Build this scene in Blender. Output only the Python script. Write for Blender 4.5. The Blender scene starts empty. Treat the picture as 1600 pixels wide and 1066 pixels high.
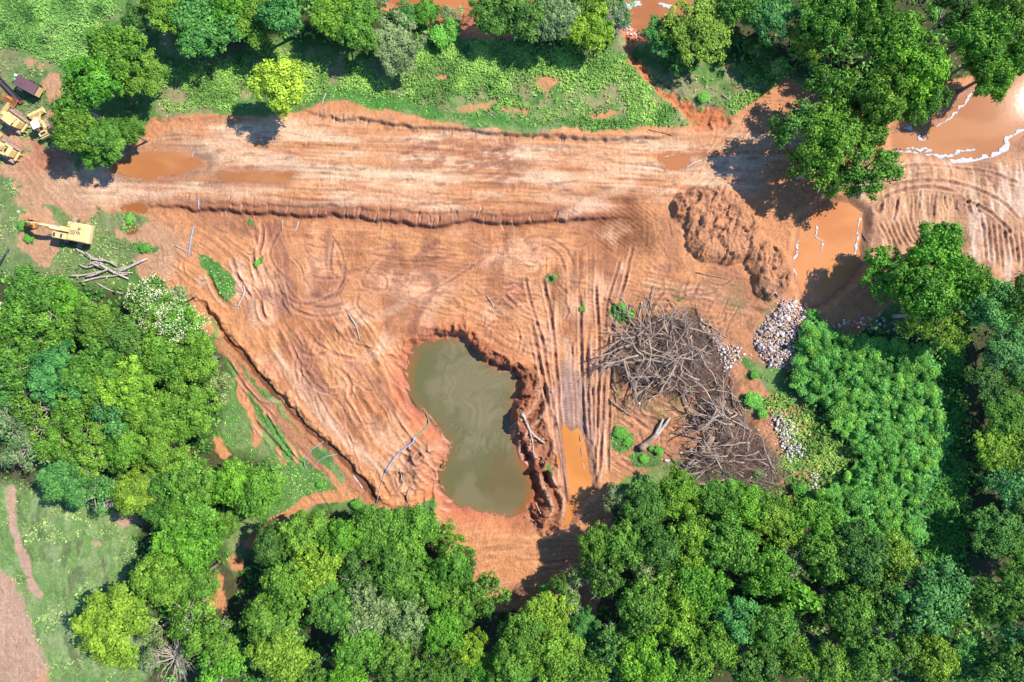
import bpy, bmesh, math, random
import numpy as np
from mathutils import Vector, Matrix

SC = bpy.context.scene
COL = SC.collection
RNG = random.Random(7)
NR = np.random.RandomState(11)
CAM_H = 106.67           # camera height in metres above the ground, 24 mm lens on 36 mm film
S = 0.1                  # metres on the ground per photograph pixel

# ------------------------------------------------------------------ camera, sky, sun, exposure
cam = bpy.data.cameras.new('camera'); cam.lens = 24; cam.sensor_width = 36
cam.clip_start = 1; cam.clip_end = 12000
camo = bpy.data.objects.new('camera', cam); COL.objects.link(camo)
camo.location = (0, 0, CAM_H); camo.rotation_euler = (0, 0, 0)
SC.camera = camo
SUN_EL = math.radians(49); SUN_AZ = math.atan2(0.42, 0.91)      # azimuth of the sun, from +X
w = bpy.data.worlds.new('World'); SC.world = w; w.use_nodes = True
nt = w.node_tree
sky = nt.nodes.new('ShaderNodeTexSky'); sky.sky_type = 'NISHITA'; sky.sun_disc = False
sky.sun_elevation = SUN_EL; sky.sun_rotation = math.pi/2 - SUN_AZ
sky.air_density = 1.0; sky.dust_density = 0.0; sky.ozone_density = 10.0
nt.nodes['Background'].inputs['Strength'].default_value = 0.15
nt.links.new(sky.outputs[0], nt.nodes['Background'].inputs['Color'])
sun = bpy.data.lights.new('sun', 'SUN'); sun.energy = 4.6; sun.angle = math.radians(0.53); sun.color = (1, 0.955, 0.88)
suno = bpy.data.objects.new('sun', sun); COL.objects.link(suno)
d = Vector((math.cos(SUN_EL)*math.cos(SUN_AZ), math.cos(SUN_EL)*math.sin(SUN_AZ), math.sin(SUN_EL)))
suno.rotation_euler = d.to_track_quat('Z', 'Y').to_euler(); suno.location = d*200
SC.view_settings.view_transform = 'Standard'; SC.view_settings.look = 'None'
SC.view_settings.exposure = 1.0; SC.view_settings.gamma = 1; SC.view_settings.use_curve_mapping = False
SC.render.engine = 'CYCLES'
SC.cycles.max_bounces = 6; SC.cycles.diffuse_bounces = 3; SC.cycles.transmission_bounces = 3

# ------------------------------------------------------------------ helpers
def lin(c):
    c = np.asarray(c, float)/255.0
    return np.where(c <= 0.04045, c/12.92, ((c+0.055)/1.055)**2.4)
def alb(r, g, b, k=0.50):                 # base colour of a surface that looks like this in full sun
    return lin((r, g, b))*k
def W(px, py, z=0.0):
    return Vector(((px-800)*S, (533-py)*S, z))
def at(px, py, h):                        # where a thing h metres up stands if it is seen at px, py
    f = (CAM_H-h)/CAM_H
    return ((px-800)*S*f, (533-py)*S*f)
def sstep(a, b, x):
    t = np.clip((x-a)/(b-a), 0, 1); return t*t*(3-2*t)
def _hash(ix, iy, seed):
    h = (ix*374761393 + iy*668265263 + seed*974634777) & 0xFFFFFFFF
    h = ((h ^ (h >> 13))*1274126177) & 0xFFFFFFFF
    h = ((h ^ (h >> 16))*2246822519) & 0xFFFFFFFF
    return ((h ^ (h >> 15)) & 0xFFFFFF)/float(0xFFFFFF)
def vnoise(x, y, seed=0):
    xf = np.floor(x); yf = np.floor(y); ix = xf.astype(np.int64); iy = yf.astype(np.int64)
    u = x-xf; v = y-yf; u = u*u*(3-2*u); v = v*v*(3-2*v)
    a = _hash(ix, iy, seed); b = _hash(ix+1, iy, seed); c = _hash(ix, iy+1, seed); d_ = _hash(ix+1, iy+1, seed)
    return (a+(b-a)*u)*(1-v) + (c+(d_-c)*u)*v
def fbm(x, y, scale, octs=4, seed=0, gain=0.5):
    t = 0; a = 1; n = 0; f = 1.0/scale
    for i in range(octs):
        c, s_ = math.cos(i*1.1+seed), math.sin(i*1.1+seed)
        t = t + a*vnoise((x*c-y*s_)*f+17.3*i, (x*s_+y*c)*f-9.1*i, seed+i*13); n += a; a *= gain; f *= 2.03
    return t/n
def ridge(x, y, scale, octs=4, seed=0):
    t = 0; a = 1; n = 0; f = 1.0/scale
    for i in range(octs):
        t = t + a*(1-np.abs(2*vnoise(x*f+5*i, y*f-3*i, seed+i*7)-1)*2).clip(0, 1); n += a; a *= 0.55; f *= 2.1
    return t/n
def catmull(pts, n=6):
    pts = [np.array(p, float) for p in pts]
    if len(pts) < 3: return pts
    P = [2*pts[0]-pts[1]]+pts+[2*pts[-1]-pts[-2]]; out = []
    for i in range(1, len(P)-2):
        for k in range(n):
            t = k/n
            out.append(0.5*((2*P[i])+(-P[i-1]+P[i+1])*t+(2*P[i-1]-5*P[i]+4*P[i+1]-P[i+2])*t*t+(-P[i-1]+3*P[i]-3*P[i+1]+P[i+2])*t**3))
    out.append(pts[-1]); return out
def sdist(poly, X, Y):                    # signed distance to a polygon, negative inside
    X = np.asarray(X, float); Y = np.asarray(Y, float)
    d2 = np.full(X.shape, 1e12); inside = np.zeros(X.shape, bool); n = len(poly)
    for i in range(n):
        x0, y0 = poly[i]; x1, y1 = poly[(i+1) % n]; ex, ey = x1-x0, y1-y0
        t = (((X-x0)*ex+(Y-y0)*ey)/(ex*ex+ey*ey+1e-9)).clip(0, 1)
        d2 = np.minimum(d2, (X-x0-t*ex)**2+(Y-y0-t*ey)**2)
        if y0 != y1:
            inside ^= ((y0 > Y) != (y1 > Y)) & (X < (x1-x0)*(Y-y0)/(y1-y0)+x0)
    d_ = np.sqrt(d2); return np.where(inside, -d_, d_)

# ------------------------------------------------------------------ the ground sheet
ST = 1.5
fx = np.arange(-30, 1631, ST); fy = np.arange(-30, 1097, ST)
def grow(n=26, s=3.0, r=1.42): return np.cumsum(s*r**np.arange(n))
gx = np.concatenate([fx[0]-grow()[::-1], fx, fx[-1]+grow()]); gy = np.concatenate([fy[0]-grow()[::-1], fy, fy[-1]+grow()])
X, Y = np.meshgrid(gx, gy)                # photograph pixel coordinates of every ground vertex
far = (X < -40) | (X > 1640) | (Y < -40) | (Y > 1106)
w1 = fbm(X, Y, 60, 5, 1)-.5; w2 = fbm(X, Y, 60, 5, 2)-.5
w3 = fbm(X, Y, 14, 3, 3)-.5; w4 = fbm(X, Y, 14, 3, 4)-.5
WX = X+w1*26+w3*9; WY = Y+w2*26+w4*9      # ragged outlines
VX = X+w1*8+w3*1.6; VY = Y+w2*8+w4*1.6        # slightly wavy lines
LX = X+w1*2.5+w3*1.2; LY = Y+w2*2.5+w4*1.2
n_big = fbm(X, Y, 220, 4, 21); n_mid = fbm(X, Y, 45, 4, 22); n_fine = fbm(X, Y, 9, 3, 23); n_px = vnoise(X/2.1, Y/2.1, 24)
rough = ridge(X+w3*12, Y+w4*12, 16, 4, 31)

def reg(poly, feather=8, wx=WX, wy=WY):
    xs = [p[0] for p in poly]; ys = [p[1] for p in poly]; pad = feather+40
    i0, i1 = np.searchsorted(gx, [min(xs)-pad, max(xs)+pad]); j0, j1 = np.searchsorted(gy, [min(ys)-pad, max(ys)+pad])
    out = np.zeros(X.shape); sl = (slice(j0, j1), slice(i0, i1))
    out[sl] = 1-sstep(-feather, feather, sdist(poly, wx[sl], wy[sl])); return out
def bb(poly, pad=60):
    xs = [p[0] for p in poly]; ys = [p[1] for p in poly]
    i0, i1 = np.searchsorted(gx, [min(xs)-pad, max(xs)+pad]); j0, j1 = np.searchsorted(gy, [min(ys)-pad, max(ys)+pad]); return (slice(j0, j1), slice(i0, i1))
class Stroke:                             # distances from a smooth line, inside its bounding box only
    def __init__(s, pts, width, smooth=True, wx=LX, wy=LY):
        p = catmull(pts, 5) if smooth else [np.array(q, float) for q in pts]
        a = np.array(p); pad = width*3+8
        i0, i1 = np.searchsorted(gx, [a[:, 0].min()-pad, a[:, 0].max()+pad]); j0, j1 = np.searchsorted(gy, [a[:, 1].min()-pad, a[:, 1].max()+pad])
        s.sl = sl = (slice(j0, j1), slice(i0, i1)); x = wx[sl]; y = wy[sl]
        best = np.full(x.shape, 1e9); side = np.zeros(x.shape); arc = np.zeros(x.shape); L = 0
        for k in range(len(a)-1):
            ex, ey = a[k+1]-a[k]; l2 = ex*ex+ey*ey+1e-9; l = math.sqrt(l2)
            t = ((x-a[k, 0])*ex+(y-a[k, 1])*ey)/l2; tc = t.clip(0, 1)
            dd = (x-a[k, 0]-tc*ex)**2+(y-a[k, 1]-tc*ey)**2; m = dd < best
            best = np.where(m, dd, best); side = np.where(m, np.sign(ex*(y-a[k, 1])-ey*(x-a[k, 0])), side); arc = np.where(m, L+tc*l, arc); L += l
        s.d = np.sqrt(best); s.side = side; s.arc = arc; s.L = L; s.w = width
        s.ends = sstep(0, min(12, L/4), arc)*(1-sstep(L-min(12, L/4), L, arc))
H = np.zeros(X.shape); RUT = np.zeros(X.shape); LIP = np.zeros(X.shape)
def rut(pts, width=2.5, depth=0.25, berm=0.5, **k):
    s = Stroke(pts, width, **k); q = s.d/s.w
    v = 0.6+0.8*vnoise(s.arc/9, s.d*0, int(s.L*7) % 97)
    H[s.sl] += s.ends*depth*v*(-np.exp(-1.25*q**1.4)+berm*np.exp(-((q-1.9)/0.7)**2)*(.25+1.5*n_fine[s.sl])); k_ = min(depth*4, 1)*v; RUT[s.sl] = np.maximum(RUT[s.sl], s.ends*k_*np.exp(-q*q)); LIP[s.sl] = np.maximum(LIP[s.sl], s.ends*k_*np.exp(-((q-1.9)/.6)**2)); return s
def ridgeline(pts, width=5, height=0.5, noise=0.6, **k):
    s = Stroke(pts, width, **k); q = s.d/s.w
    H[s.sl] += s.ends*height*np.exp(-q*q)*(1-noise+2*noise*rough[s.sl]); return s

# ---- masks of what covers the ground
DIRT = [(150,268),(200,225),(235,190),(330,183),(420,186),(500,168),(560,166),(620,180),(740,205),(850,216),(900,212),(1060,200),(1140,178),(1230,125),(1300,160),(1400,140),(1480,135),(1540,110),(1640,80),(1640,470),(1560,440),(1500,470),(1400,470),(1330,540),(1260,500),(1240,580),(1150,560),(1230,640),(1240,700),(1180,760),(1100,730),(1050,715),(980,745),(950,790),(960,850),(940,960),(760,960),(735,880),(700,880),(690,815),(640,790),(590,790),(540,760),(470,690),(420,620),(365,560),(330,500),(300,470),(230,440),(210,400),(260,380),(230,340),(150,330),(60,320),(70,270)]
dirt = reg(DIRT, 10)
river_n = reg([(560,-80),(560,20),(640,22),(720,60),(800,60),(860,-20),(940,0),(975,60),(1000,75),(1060,60),(1130,-10),(1140,-80)], 8)
dirt = np.maximum(dirt, river_n)
gully = reg([(975,55),(1000,60),(1010,110),(1050,140),(1090,170),(1130,165),(1150,190),(1085,205),(1050,170),(1010,135),(985,100)], 6)
dirt = np.maximum(dirt, gully*sstep(.35, .55, n_mid+.15*n_fine))
yard = reg([(-60,80),(60,95),(120,130),(110,250),(150,330),(230,340),(300,380),(230,440),(130,460),(-60,470)], 20)
yardpatch = sstep(.52+.04*sstep(300, 360, Y), .62, 0.6*n_mid+.4*fbm(X, Y, 80, 3, 41))
tr = reg([(50,215),(110,250),(170,330),(120,350),(60,300),(20,260)], 14)
dirt = np.maximum(dirt, yard*np.maximum(yardpatch*.85, tr))
corner = reg([(-80,850),(0,890),(35,930),(60,990),(85,1080),(60,1140),(-80,1140)], 22)
dirt = np.maximum(dirt, corner)
bits = reg([(1170,600),(1250,600),(1290,720),(1270,800),(1200,760)], 10)
dirt = np.maximum(dirt, bits*.75*sstep(.35, .6, n_mid))
for c in ([(20,760),(28,830),(45,900),(62,930)], [(600,790),(540,775),(480,790),(430,812),(385,850)], [(375,600),(380,640),(405,680),(390,710)], [(330,905),(345,930),(352,960)], [(505,720),(540,770)], [(345,540),(372,590),(410,640),(440,672)], [(400,650),(418,680),(452,725)], [(300,470),(330,520)]):
    s = Stroke(c, 9, wx=WX, wy=WY); dirt[s.sl] = np.maximum(dirt[s.sl], (1-sstep(3, 13, s.d))*.85)
for (cx, cy, rx, ry) in [(750,168,32,10),(800,180,26,8),(855,125,22,12),(940,185,30,7),(690,120,16,7),(150,45,16,10),(195,808,30,12),(150,850,12,7),(345,700,14,8),(330,930,18,28),(365,880,14,16),(1270,735,18,10),(640,70,14,7),(1200,105,14,8),(1130,100,12,8),(1190,165,18,6)]:
    q = ((WX-cx)/rx)**2+((WY-cy)/ry)**2; dirt = np.maximum(dirt, .66*(1-sstep(.2, 1.6, q+(n_fine-.5)*1.4+(n_mid-.5)*1.2)))
# grass that has crept onto the bare ground
green = np.zeros(X.shape)
for (cx, cy, rx, ry, a) in [(970,488,17,18,0),(978,683,20,17,0),(1010,712,26,14,0),(1178,632,24,16,0),(866,432,4,8,0),(908,484,4,9,0),(225,387,24,7,0),(345,440,14,40,-28),(325,412,12,14,0),(402,411,6,8,0),(198,358,12,7,0),(202,338,9,5,0),(300,368,5,4,0),(395,350,5,6,0),(860,735,6,14,0),(670,800,14,26,20),(450,690,20,80,-38),(480,730,30,18,0),(1000,545,10,6,0),(1180,590,22,8,0),(1065,470,6,4,0)]:
    ca, sa = math.cos(math.radians(a)), math.sin(math.radians(a)); u = (WX-cx)*ca+(WY-cy)*sa+w3*8; v = -(WX-cx)*sa+(WY-cy)*ca+w4*8
    green = np.maximum(green, 1-sstep(.5, 1.25, (u/rx)**2+(v/ry)**2))
dirt = dirt*(1-green*.95)
ditchgreen = reg([(345,560),(420,620),(500,690),(540,740),(500,790),(430,800),(380,740),(340,700),(330,620)], 12)
dirt = dirt*(1-ditchgreen)+ditchgreen*np.minimum(dirt, sstep(.45, .6, n_mid)*.8)
for c, wd in (([(372,590),(378,625),(395,655),(400,690)], 8), ([(392,600),(412,640),(436,668),(470,720)], 5), ([(350,545),(385,600),(440,662),(500,725),(545,772)], 7), ([(440,812),(500,785),(560,772)], 9), ([(470,700),(520,740)], 5), ([(340,690),(352,712)], 8)):
    s = Stroke(c, wd, wx=WX, wy=WY); dirt[s.sl] = np.maximum(dirt[s.sl], (1-sstep(.5, 1.3, s.d/wd))*.9)
grass = 1-dirt
grass = np.clip(grass*1.15-.1*n_fine, 0, 1)

# ---- heights in metres
H += (n_big-.5)*0.7+(n_mid-.5)*.25
H += grass*((n_fine-.5)*.16+(n_px-.5)*.05)
def step_line(pts, x0, x1, width, drop, south_low=True, wob=5):
    global H
    xs = [p[0] for p in pts]; ys = [p[1] for p in pts]
    yy = np.interp(X, xs, ys)+(fbm(X, Y*0+3, 16, 3, 51)-.5)*wob*2
    t = sstep(-width/2, width/2, Y-yy+w3*width*.7); m = sstep(x0-70, x0+110, X)*(1-sstep(x1-110, x1+20, X))
    H += (1-t)*drop*m*(1-sstep(120, 200, np.abs(Y-yy))); return yy, m
yS, mS = step_line([(250,322),(330,328),(420,335),(480,338),(520,336),(600,345),(680,355),(740,347),(800,350),(880,345),(950,340),(1040,350)], 230, 1010, 5, .95)
step_line([(250,312),(330,318),(420,324),(520,324),(600,330),(680,335),(740,335),(800,338),(900,332)], 300, 920, 5, .35)
step_line([(470,172),(500,182),(540,192),(580,190),(620,200),(700,206),(790,215),(850,217),(960,222),(1050,212),(1100,195)], 480, 1090, 5, .8, wob=4)
step_line([(190,182),(260,190),(340,186),(400,180)], 190, 380, 5, .3)
# pond
POND = [(700,529),(722,530),(738,553),(768,576),(800,583),(808,603),(795,640),(794,668),(808,700),(822,735),(831,772),(822,800),(795,812),(762,804),(716,794),(690,768),(686,742),(702,712),(704,692),(680,666),(654,640),(636,612),(630,578),(646,545),(678,532)]
LV_POND = -1.7
dp = sdist(POND, VX, VY)
east = sstep(-20, 60, (X-735)*.8-(Y-640)*.55)          # the north-east rim is cut steep
bank = np.where(dp < 0, -1-sstep(0, 25, -dp)*1.2, 0)
rim_w = 38-31*east*(.6+.6*n_mid)
prof = sstep(0, 1, ((dp-1)/rim_w).clip(0, 1))
pm = dp < rim_w+2
H = np.where(pm, (LV_POND-.02)*(1-prof)+H*prof+np.where(dp < 0, -.6*sstep(0, 20, -dp), 0), H)
H += np.where(dp > 0, 1, 0)*np.exp(-((dp-16)/9)**2)*(.15+1.1*east)*rough
TRENCH = [(738,522),(770,545),(800,568),(836,574),(850,600),(846,640),(868,700),(884,770),(882,825),(845,835),(826,815),(838,770),(826,735),(812,700),(798,664),(802,640),(812,606),(800,580),(762,572),(735,545)]
tm = reg(TRENCH, 4, VX, VY)*sstep(0, 4, dp)
H += tm*(ridge(X+w3*20, Y+w4*20, 30, 5, 61)-.46)*2.3
H += reg([(600,560),(620,540),(660,520),(720,500),(745,520),(720,530),(650,540),(632,575)], 5)*(ridge(X, Y, 16, 4, 62)-.4)*.9
H += reg([(560,770),(600,740),(680,690),(700,730),(688,790),(720,830),(700,850),(640,790)], 8)*(ridge(X, Y, 30, 4, 63)-.4)*1.3
rut([(845,596),(852,620),(835,650),(815,668),(812,690)], 5, .8, .4); rut([(820,680),(822,710),(838,725)], 5, .9, .3); rut([(845,730),(860,760),(872,790),(866,820)], 5, .8, .3)
# mound of spoil
MOUND = [(1055,300),(1090,288),(1140,290),(1168,312),(1188,345),(1194,370),(1225,390),(1240,420),(1232,455),(1205,470),(1180,462),(1172,428),(1160,410),(1130,418),(1095,412),(1072,385),(1068,362),(1048,340),(1044,320)]
dm = sdist(MOUND, WX*.5+VX*.5, WY*.5+VY*.5)
mm = sstep(0, 16, -dm)
fib = ridge((X+.5*Y)*.9+w3*18, (Y*.35-X*.25)+w4*9, 9, 3, 65)
H += mm*(.5+.5*n_mid)+sstep(0, 4, -dm)*(.4+.75*(fib-.4))+mm*((ridge(X, Y, 26, 5, 66)-.4)*.16+(fib-.4)*.28)
# ditch
DITCH = [(312,478),(335,505),(350,524),(400,582),(440,630),(490,680),(530,715),(562,752),(592,786)]
s = Stroke(DITCH, 7.5, wx=VX+w3*7, wy=VY+w4*7); q = s.d/s.w*(.8+.4*n_fine[s.sl])
H[s.sl] += -.8*(1-sstep(.35, 1.15, q))*s.ends+.55*np.exp(-((q-1.8)/.7)**2)*(s.side < 0)*rough[s.sl]*1.6
rut([(412,640),(440,690),(478,732)], 2, .35); rut([(352,560),(392,615),(430,655)], 2, .3); rut([(395,655),(430,695),(470,730)], 3, .3); rut([(322,420),(340,460),(362,480)], 3, .3); rut([(360,400),(375,440),(395,470)], 2.5, .25)
rut([(407,345),(410,370),(402,400)], 2.5, .3); rut([(405,465),(410,490),(418,503)], 3, .45); rut([(392,390),(398,420),(405,440)], 2.5, .35)
# wheel and crawler tracks running down to the puddle
for pts, w_, dpt in [
    ([(848,430),(856,470),(862,500),(866,540),(873,620),(881,700),(886,775)], 2.4, .34), ([(905,452),(908,534),(911,620),(917,745)], 2.4, .38),
    ([(893,534),(899,620),(905,700),(913,745)], 1.8, .25), ([(918,534),(919,620),(926,745)], 2.6, .35), ([(990,380),(978,432),(966,475),(951,534),(944,600),(939,700),(932,755)], 2.2, .33),
    ([(930,440),(936,534),(934,620),(932,700)], 2.2, .3), ([(845,520),(858,600),(872,700),(884,770)], 2.2, .3), ([(830,500),(846,580),(862,660),(880,760)], 2.5, .25),
    ([(820,430),(832,480),(850,540)], 2, .22), ([(955,470),(958,534),(952,650),(950,740)], 1.8, .22), ([(972,400),(950,470),(946,520)], 1.8, .2), ([(925,600),(931,760)], 2, .25)]:
    rut(pts, w_, dpt)
for k in range(3): ridgeline([(846+k*12,560),(864+k*12,640),(880+k*12,745)], 2, .15)
# loops left by the excavator
for pts in [[(395,350),(405,400),(430,450),(470,475),(515,462),(537,430),(530,390),(515,365)], [(440,430),(460,465),(500,480),(545,470)], [(430,440),(455,480),(500,495),(560,480)], [(520,370),(516,420),(532,440)],
            [(565,425),(600,432),(600,452),(568,448),(563,430)], [(562,450),(558,480),(590,500)], [(440,355),(420,400),(450,440)], [(640,470),(700,440),(760,400)], [(810,380),(840,370),(880,385),(900,420)], [(825,395),(850,385),(875,400),(885,430)]]:
    rut(pts, 2.0, .13)
# combs of grouser marks
def comb(poly, ang, wl, amp, seed, fe=14, wob=16):
    global H
    q = bb(poly); x = X[q]; y = Y[q]; m = reg(poly, fe)[q]; a = math.radians(ang); v = -x*math.sin(a)+y*math.cos(a)
    ph = (v+w1[q]*wob+w3[q]*min(wob, 3))/wl*2*math.pi; g = sstep(.42, .6, fbm(x, y*1.6, 34, 3, seed))
    H[q] += m*g*amp*np.sin(ph)*(.5+n_fine[q])
comb([(450,358),(640,358),(640,440),(520,420),(450,400)], 2, 6, .055, 71); comb([(640,365),(900,360),(880,480),(700,470),(620,430)], 4, 6, .06, 72)
comb([(400,330),(1000,335),(900,300),(400,300)], 3, 7, .03, 73); comb([(880,330),(1030,320),(1020,400),(950,400)], 35, 6, .07, 74)
comb([(640,480),(830,470),(840,560),(760,560),(700,500)], 12, 8, .09, 75); comb([(880,440),(990,420),(960,560),(900,560)], 10, 7, .05, 76)
comb([(700,825),(960,830),(940,890),(700,880)], -2, 7.5, .05, 77); comb([(1010,420),(1180,430),(1150,520),(990,460)], 10, 8, .08, 78)
comb([(420,540),(560,500),(690,690),(640,760),(560,740)], 57, 12, .05, 80, 20)
# random drag marks that follow the way the machines worked
def scatter_ruts(poly, ang, n, lmin, lmax, seed, depth=.12, wmin=1.2, wmax=2.6, spread=14):
    depth *= .8; r = random.Random(seed); xs = [p[0] for p in poly]; ys = [p[1] for p in poly]; k = 0
    while k < n:
        x = r.uniform(min(xs), max(xs)); y = r.uniform(min(ys), max(ys))
        if sdist(poly, np.array([x]), np.array([y]))[0] > 0: continue
        a = math.radians(ang+r.gauss(0, spread)); L = r.uniform(lmin, lmax); b = a+r.gauss(0, .35)
        rut([(x, y), (x+L*.5*math.cos(a), y+L*.5*math.sin(a)), (x+L*.5*math.cos(a)+L*.5*math.cos(b), y+L*.5*math.sin(a)+L*.5*math.sin(b))], r.uniform(wmin, wmax), depth*r.uniform(.5, 1.6)); k += 1
scatter_ruts([(430,530),(560,490),(690,680),(640,730),(560,720)], 57, 38, 25, 90, 1, .15)
scatter_ruts([(440,360),(900,360),(860,500),(500,470)], 10, 40, 20, 70, 2, .1, spread=25)
scatter_ruts([(390,360),(440,360),(560,560),(440,620),(380,500)], 65, 24, 20, 60, 3, .16, spread=30)
scatter_ruts([(850,400),(980,400),(940,740),(880,740)], 88, 7, 40, 160, 4, .12, spread=4)
scatter_ruts([(700,440),(900,440),(860,560),(740,520)], 30, 30, 15, 50, 5, .13, spread=40)
scatter_ruts([(960,440),(1180,430),(1160,500),(1000,490)], 125, 22, 20, 70, 6, .16, spread=30)
scatter_ruts([(960,600),(1060,620),(1050,700),(960,720)], 35, 24, 20, 60, 7, .14, spread=25)
rg = random.Random(71); x_ = 1380
while x_ < 1530:
    t_ = (x_-1455)/75; a_ = rg.uniform(-4, 4); rut([(x_+a_*.3, rg.uniform(290, 302)+14*t_*t_), (x_+5*t_+a_, 320+10*t_*t_), (x_+14*t_+a_*2, rg.uniform(332, 356)-6*abs(t_))], rg.uniform(1.3, 2.6), rg.uniform(.08, .34), .6, wx=X+w3*1.5, wy=Y+w4*2); x_ += rg.choice([5, 8, 12, 17])
for pts in ([(1362,300),(1400,288),(1455,282),(1510,290),(1560,312),(1598,345)], [(1365,320),(1400,300),(1450,292),(1500,300)], [(1500,310),(1545,330),(1590,372)], [(1400,262),(1460,258),(1540,268),(1600,290)]): rut(pts, 2.2, .2, .6)
for k in range(10):
    x_ = 1540+k*8.5; rut([(x_-6, 336+k*3), (x_-2, 370+k*2), (x_+2, 408+(k*5 % 4)*5)], 1.9, .17, .5, wx=X+w3*1.5, wy=Y)
for k in range(7):
    rut([(1372+k*8, 345-k*2), (1384+k*8, 368), (1394+k*9, 392-k)], 1.9, .17, .5, wx=X+w3*1.5, wy=Y)
scatter_ruts([(1360,250),(1600,240),(1600,290),(1400,290)], 12, 10, 30, 80, 18, .1)
scatter_ruts([(250,205),(1050,215),(1000,310),(260,310)], 3, 40, 50, 220, 9, .06, spread=3)
scatter_ruts([(1000,300),(1150,200),(1180,240),(1060,300)], -38, 14, 30, 80, 10, .07, spread=10)
scatter_ruts([(600,700),(690,680),(690,790),(620,770)], 50, 16, 12, 35, 12, .3, 2, 4, spread=40)
scatter_ruts([(230,350),(390,350),(390,470),(260,440)], 30, 20, 15, 60, 13, .15, spread=35)
scatter_ruts([(350,560),(420,640),(520,770),(480,780),(380,660)], 52, 10, 20, 60, 14, .15, spread=15)
scatter_ruts([(1000,330),(1060,340),(1090,420),(1000,420)], 60, 12, 20, 60, 15, .08, spread=25)
H += dirt*((ridge(X+w3*8, Y+w4*8, 20, 4, 81)-.45)*.16*sstep(.35, .7, fbm(X, Y, 70, 2, 82))+(n_fine-.5)*.09+(n_px-.5)*.05+(NR.rand(*X.shape)-.5)*(.035+.06*sstep(.4, .6, fbm(X, Y, 30, 3, 85)))*(1-.75*reg([(120,260),(400,190),(1060,210),(1000,325),(120,325)], 10))+(ridge(X, Y, 7, 2, 83)-.45)*.12*sstep(.4, .62, fbm(X, Y, 40, 3, 84)))
wt = reg([(874,560),(904,560),(912,660),(920,690),(880,690)], 4, LX, LY); H = H*(1-wt*.85)+wt*.85*(-.1-.35*sstep(560, 680, Y))
TONE = np.ones(X.shape)
def streak(poly, ang, amp, hgt, seed, fe=22, w_=3.4, L_=34, wob=14):
    global H
    q = bb(poly); x = X[q]; y = Y[q]; m = reg(poly, fe)[q]; a = math.radians(ang); u = x*math.cos(a)+y*math.sin(a)+w1[q]*30; v = -x*math.sin(a)+y*math.cos(a)+w2[q]*wob
    s_ = .6*vnoise(u/L_, v/w_, seed)+.4*vnoise(u/(L_*.5)+7, v/(w_*.62), seed+1); g = sstep(.3, .6, fbm(x, y, 40, 2, seed+2))
    TONE[q] += 1.35*m*amp*(s_-.5)*(.4+.9*g); H[q] += m*hgt*(s_-.5)*(.3+g)*dirt[q]
streak([(400,520),(560,470),(640,560),(700,690),(640,780),(560,760),(420,620)], 57, .55, .3, 601)
streak([(380,350),(450,350),(470,480),(430,560),(360,480)], 74, .5, .25, 611); streak([(450,355),(900,355),(880,470),(700,480),(500,430)], 4, .4, .16, 621)
streak([(840,400),(980,390),(960,760),(880,760),(860,600)], 90, .5, .12, 631, 10, 2.8, 60, 4); streak([(640,460),(860,450),(860,580),(740,540),(700,500)], 28, .5, .26, 641)
streak([(950,430),(1180,420),(1200,500),(1000,500)], 12, .4, .2, 651); streak([(960,600),(1070,620),(1060,730),(950,760)], 30, .5, .22, 661); streak([(120,260),(400,190),(1060,210),(1000,330),(120,330)], 2.5, .32, .05, 671, 14, 3, 170, 4)
streak([(1000,320),(1200,170),(1250,180),(1080,330)], -38, .35, .08, 681); streak([(1360,250),(1640,250),(1640,450),(1380,440)], 84, .45, .2, 691, 20, 4, 30, 8); streak([(700,820),(960,830),(900,900),(720,890)], -3, .4, .08, 701, 10)
streak([(230,340),(400,350),(380,480),(280,440)], 40, .45, .22, 711); streak([(320,480),(420,560),(600,760),(540,790),(400,660)], 50, .45, .2, 721); streak([(-20,120),(130,160),(140,330),(-20,420)], 50, .25, .05, 731)
def cleat(pts, width, amp, wl=4.6, tone=.3):
    s = Stroke(pts, width); m = (1-sstep(.7, 1.0, s.d/s.w))*s.ends*sstep(.3, .55, vnoise(s.arc/14, s.d*0+3, 5)); v = np.sin(s.arc/wl*2*math.pi+s.side*.8); H[s.sl] += m*amp*v; TONE[s.sl] += m*tone*(v*.5-.25)
for pts, wd in [([(468,460),(500,468),(525,460),(536,445)],3.2), ([(480,474),(515,480),(540,472)],2.6), ([(700,238),(740,232),(775,236),(800,246)],2.6), ([(752,262),(780,256),(800,250)],2.6), ([(690,252),(740,246),(790,238)],2.4), ([(620,300),(560,296),(480,302)],2.2), ([(450,285),(560,280),(660,286)],2.2),
    ([(884,560),(894,620),(902,690)],3.2), ([(872,520),(880,600),(890,690)],3), ([(914,520),(916,600),(920,680)],3), ([(930,420),(928,520),(930,640)],3), ([(948,430),(946,560),(938,700)],3), ([(720,858),(800,856),(880,852)],3), ([(720,872),(800,870),(880,864)],3), ([(905,330),(960,360),(1015,395)],2.6), ([(890,345),(950,375),(990,395)],2.6), ([(960,310),(985,350),(1020,390)],2.6),
    ([(470,370),(560,366),(640,372)],3), ([(470,385),(560,382),(640,388)],3), ([(480,400),(570,398),(650,404)],3), ([(700,380),(780,376),(860,384)],3), ([(700,396),(780,394),(860,400)],3), ([(690,414),(780,412),(850,420)],3), ([(520,560),(570,620),(620,700)],3), ([(480,560),(530,630),(590,710)],3), ([(560,520),(610,590),(650,660)],3), ([(1000,300),(1080,260),(1160,210)],3), ([(980,318),(1060,285),(1130,250)],3), ([(330,300),(420,304),(520,306)],2.4)]:
    cleat(pts, wd, .05)
TONE += (NR.rand(*X.shape)-.5)*.14*dirt
rc = random.Random(40)
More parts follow.
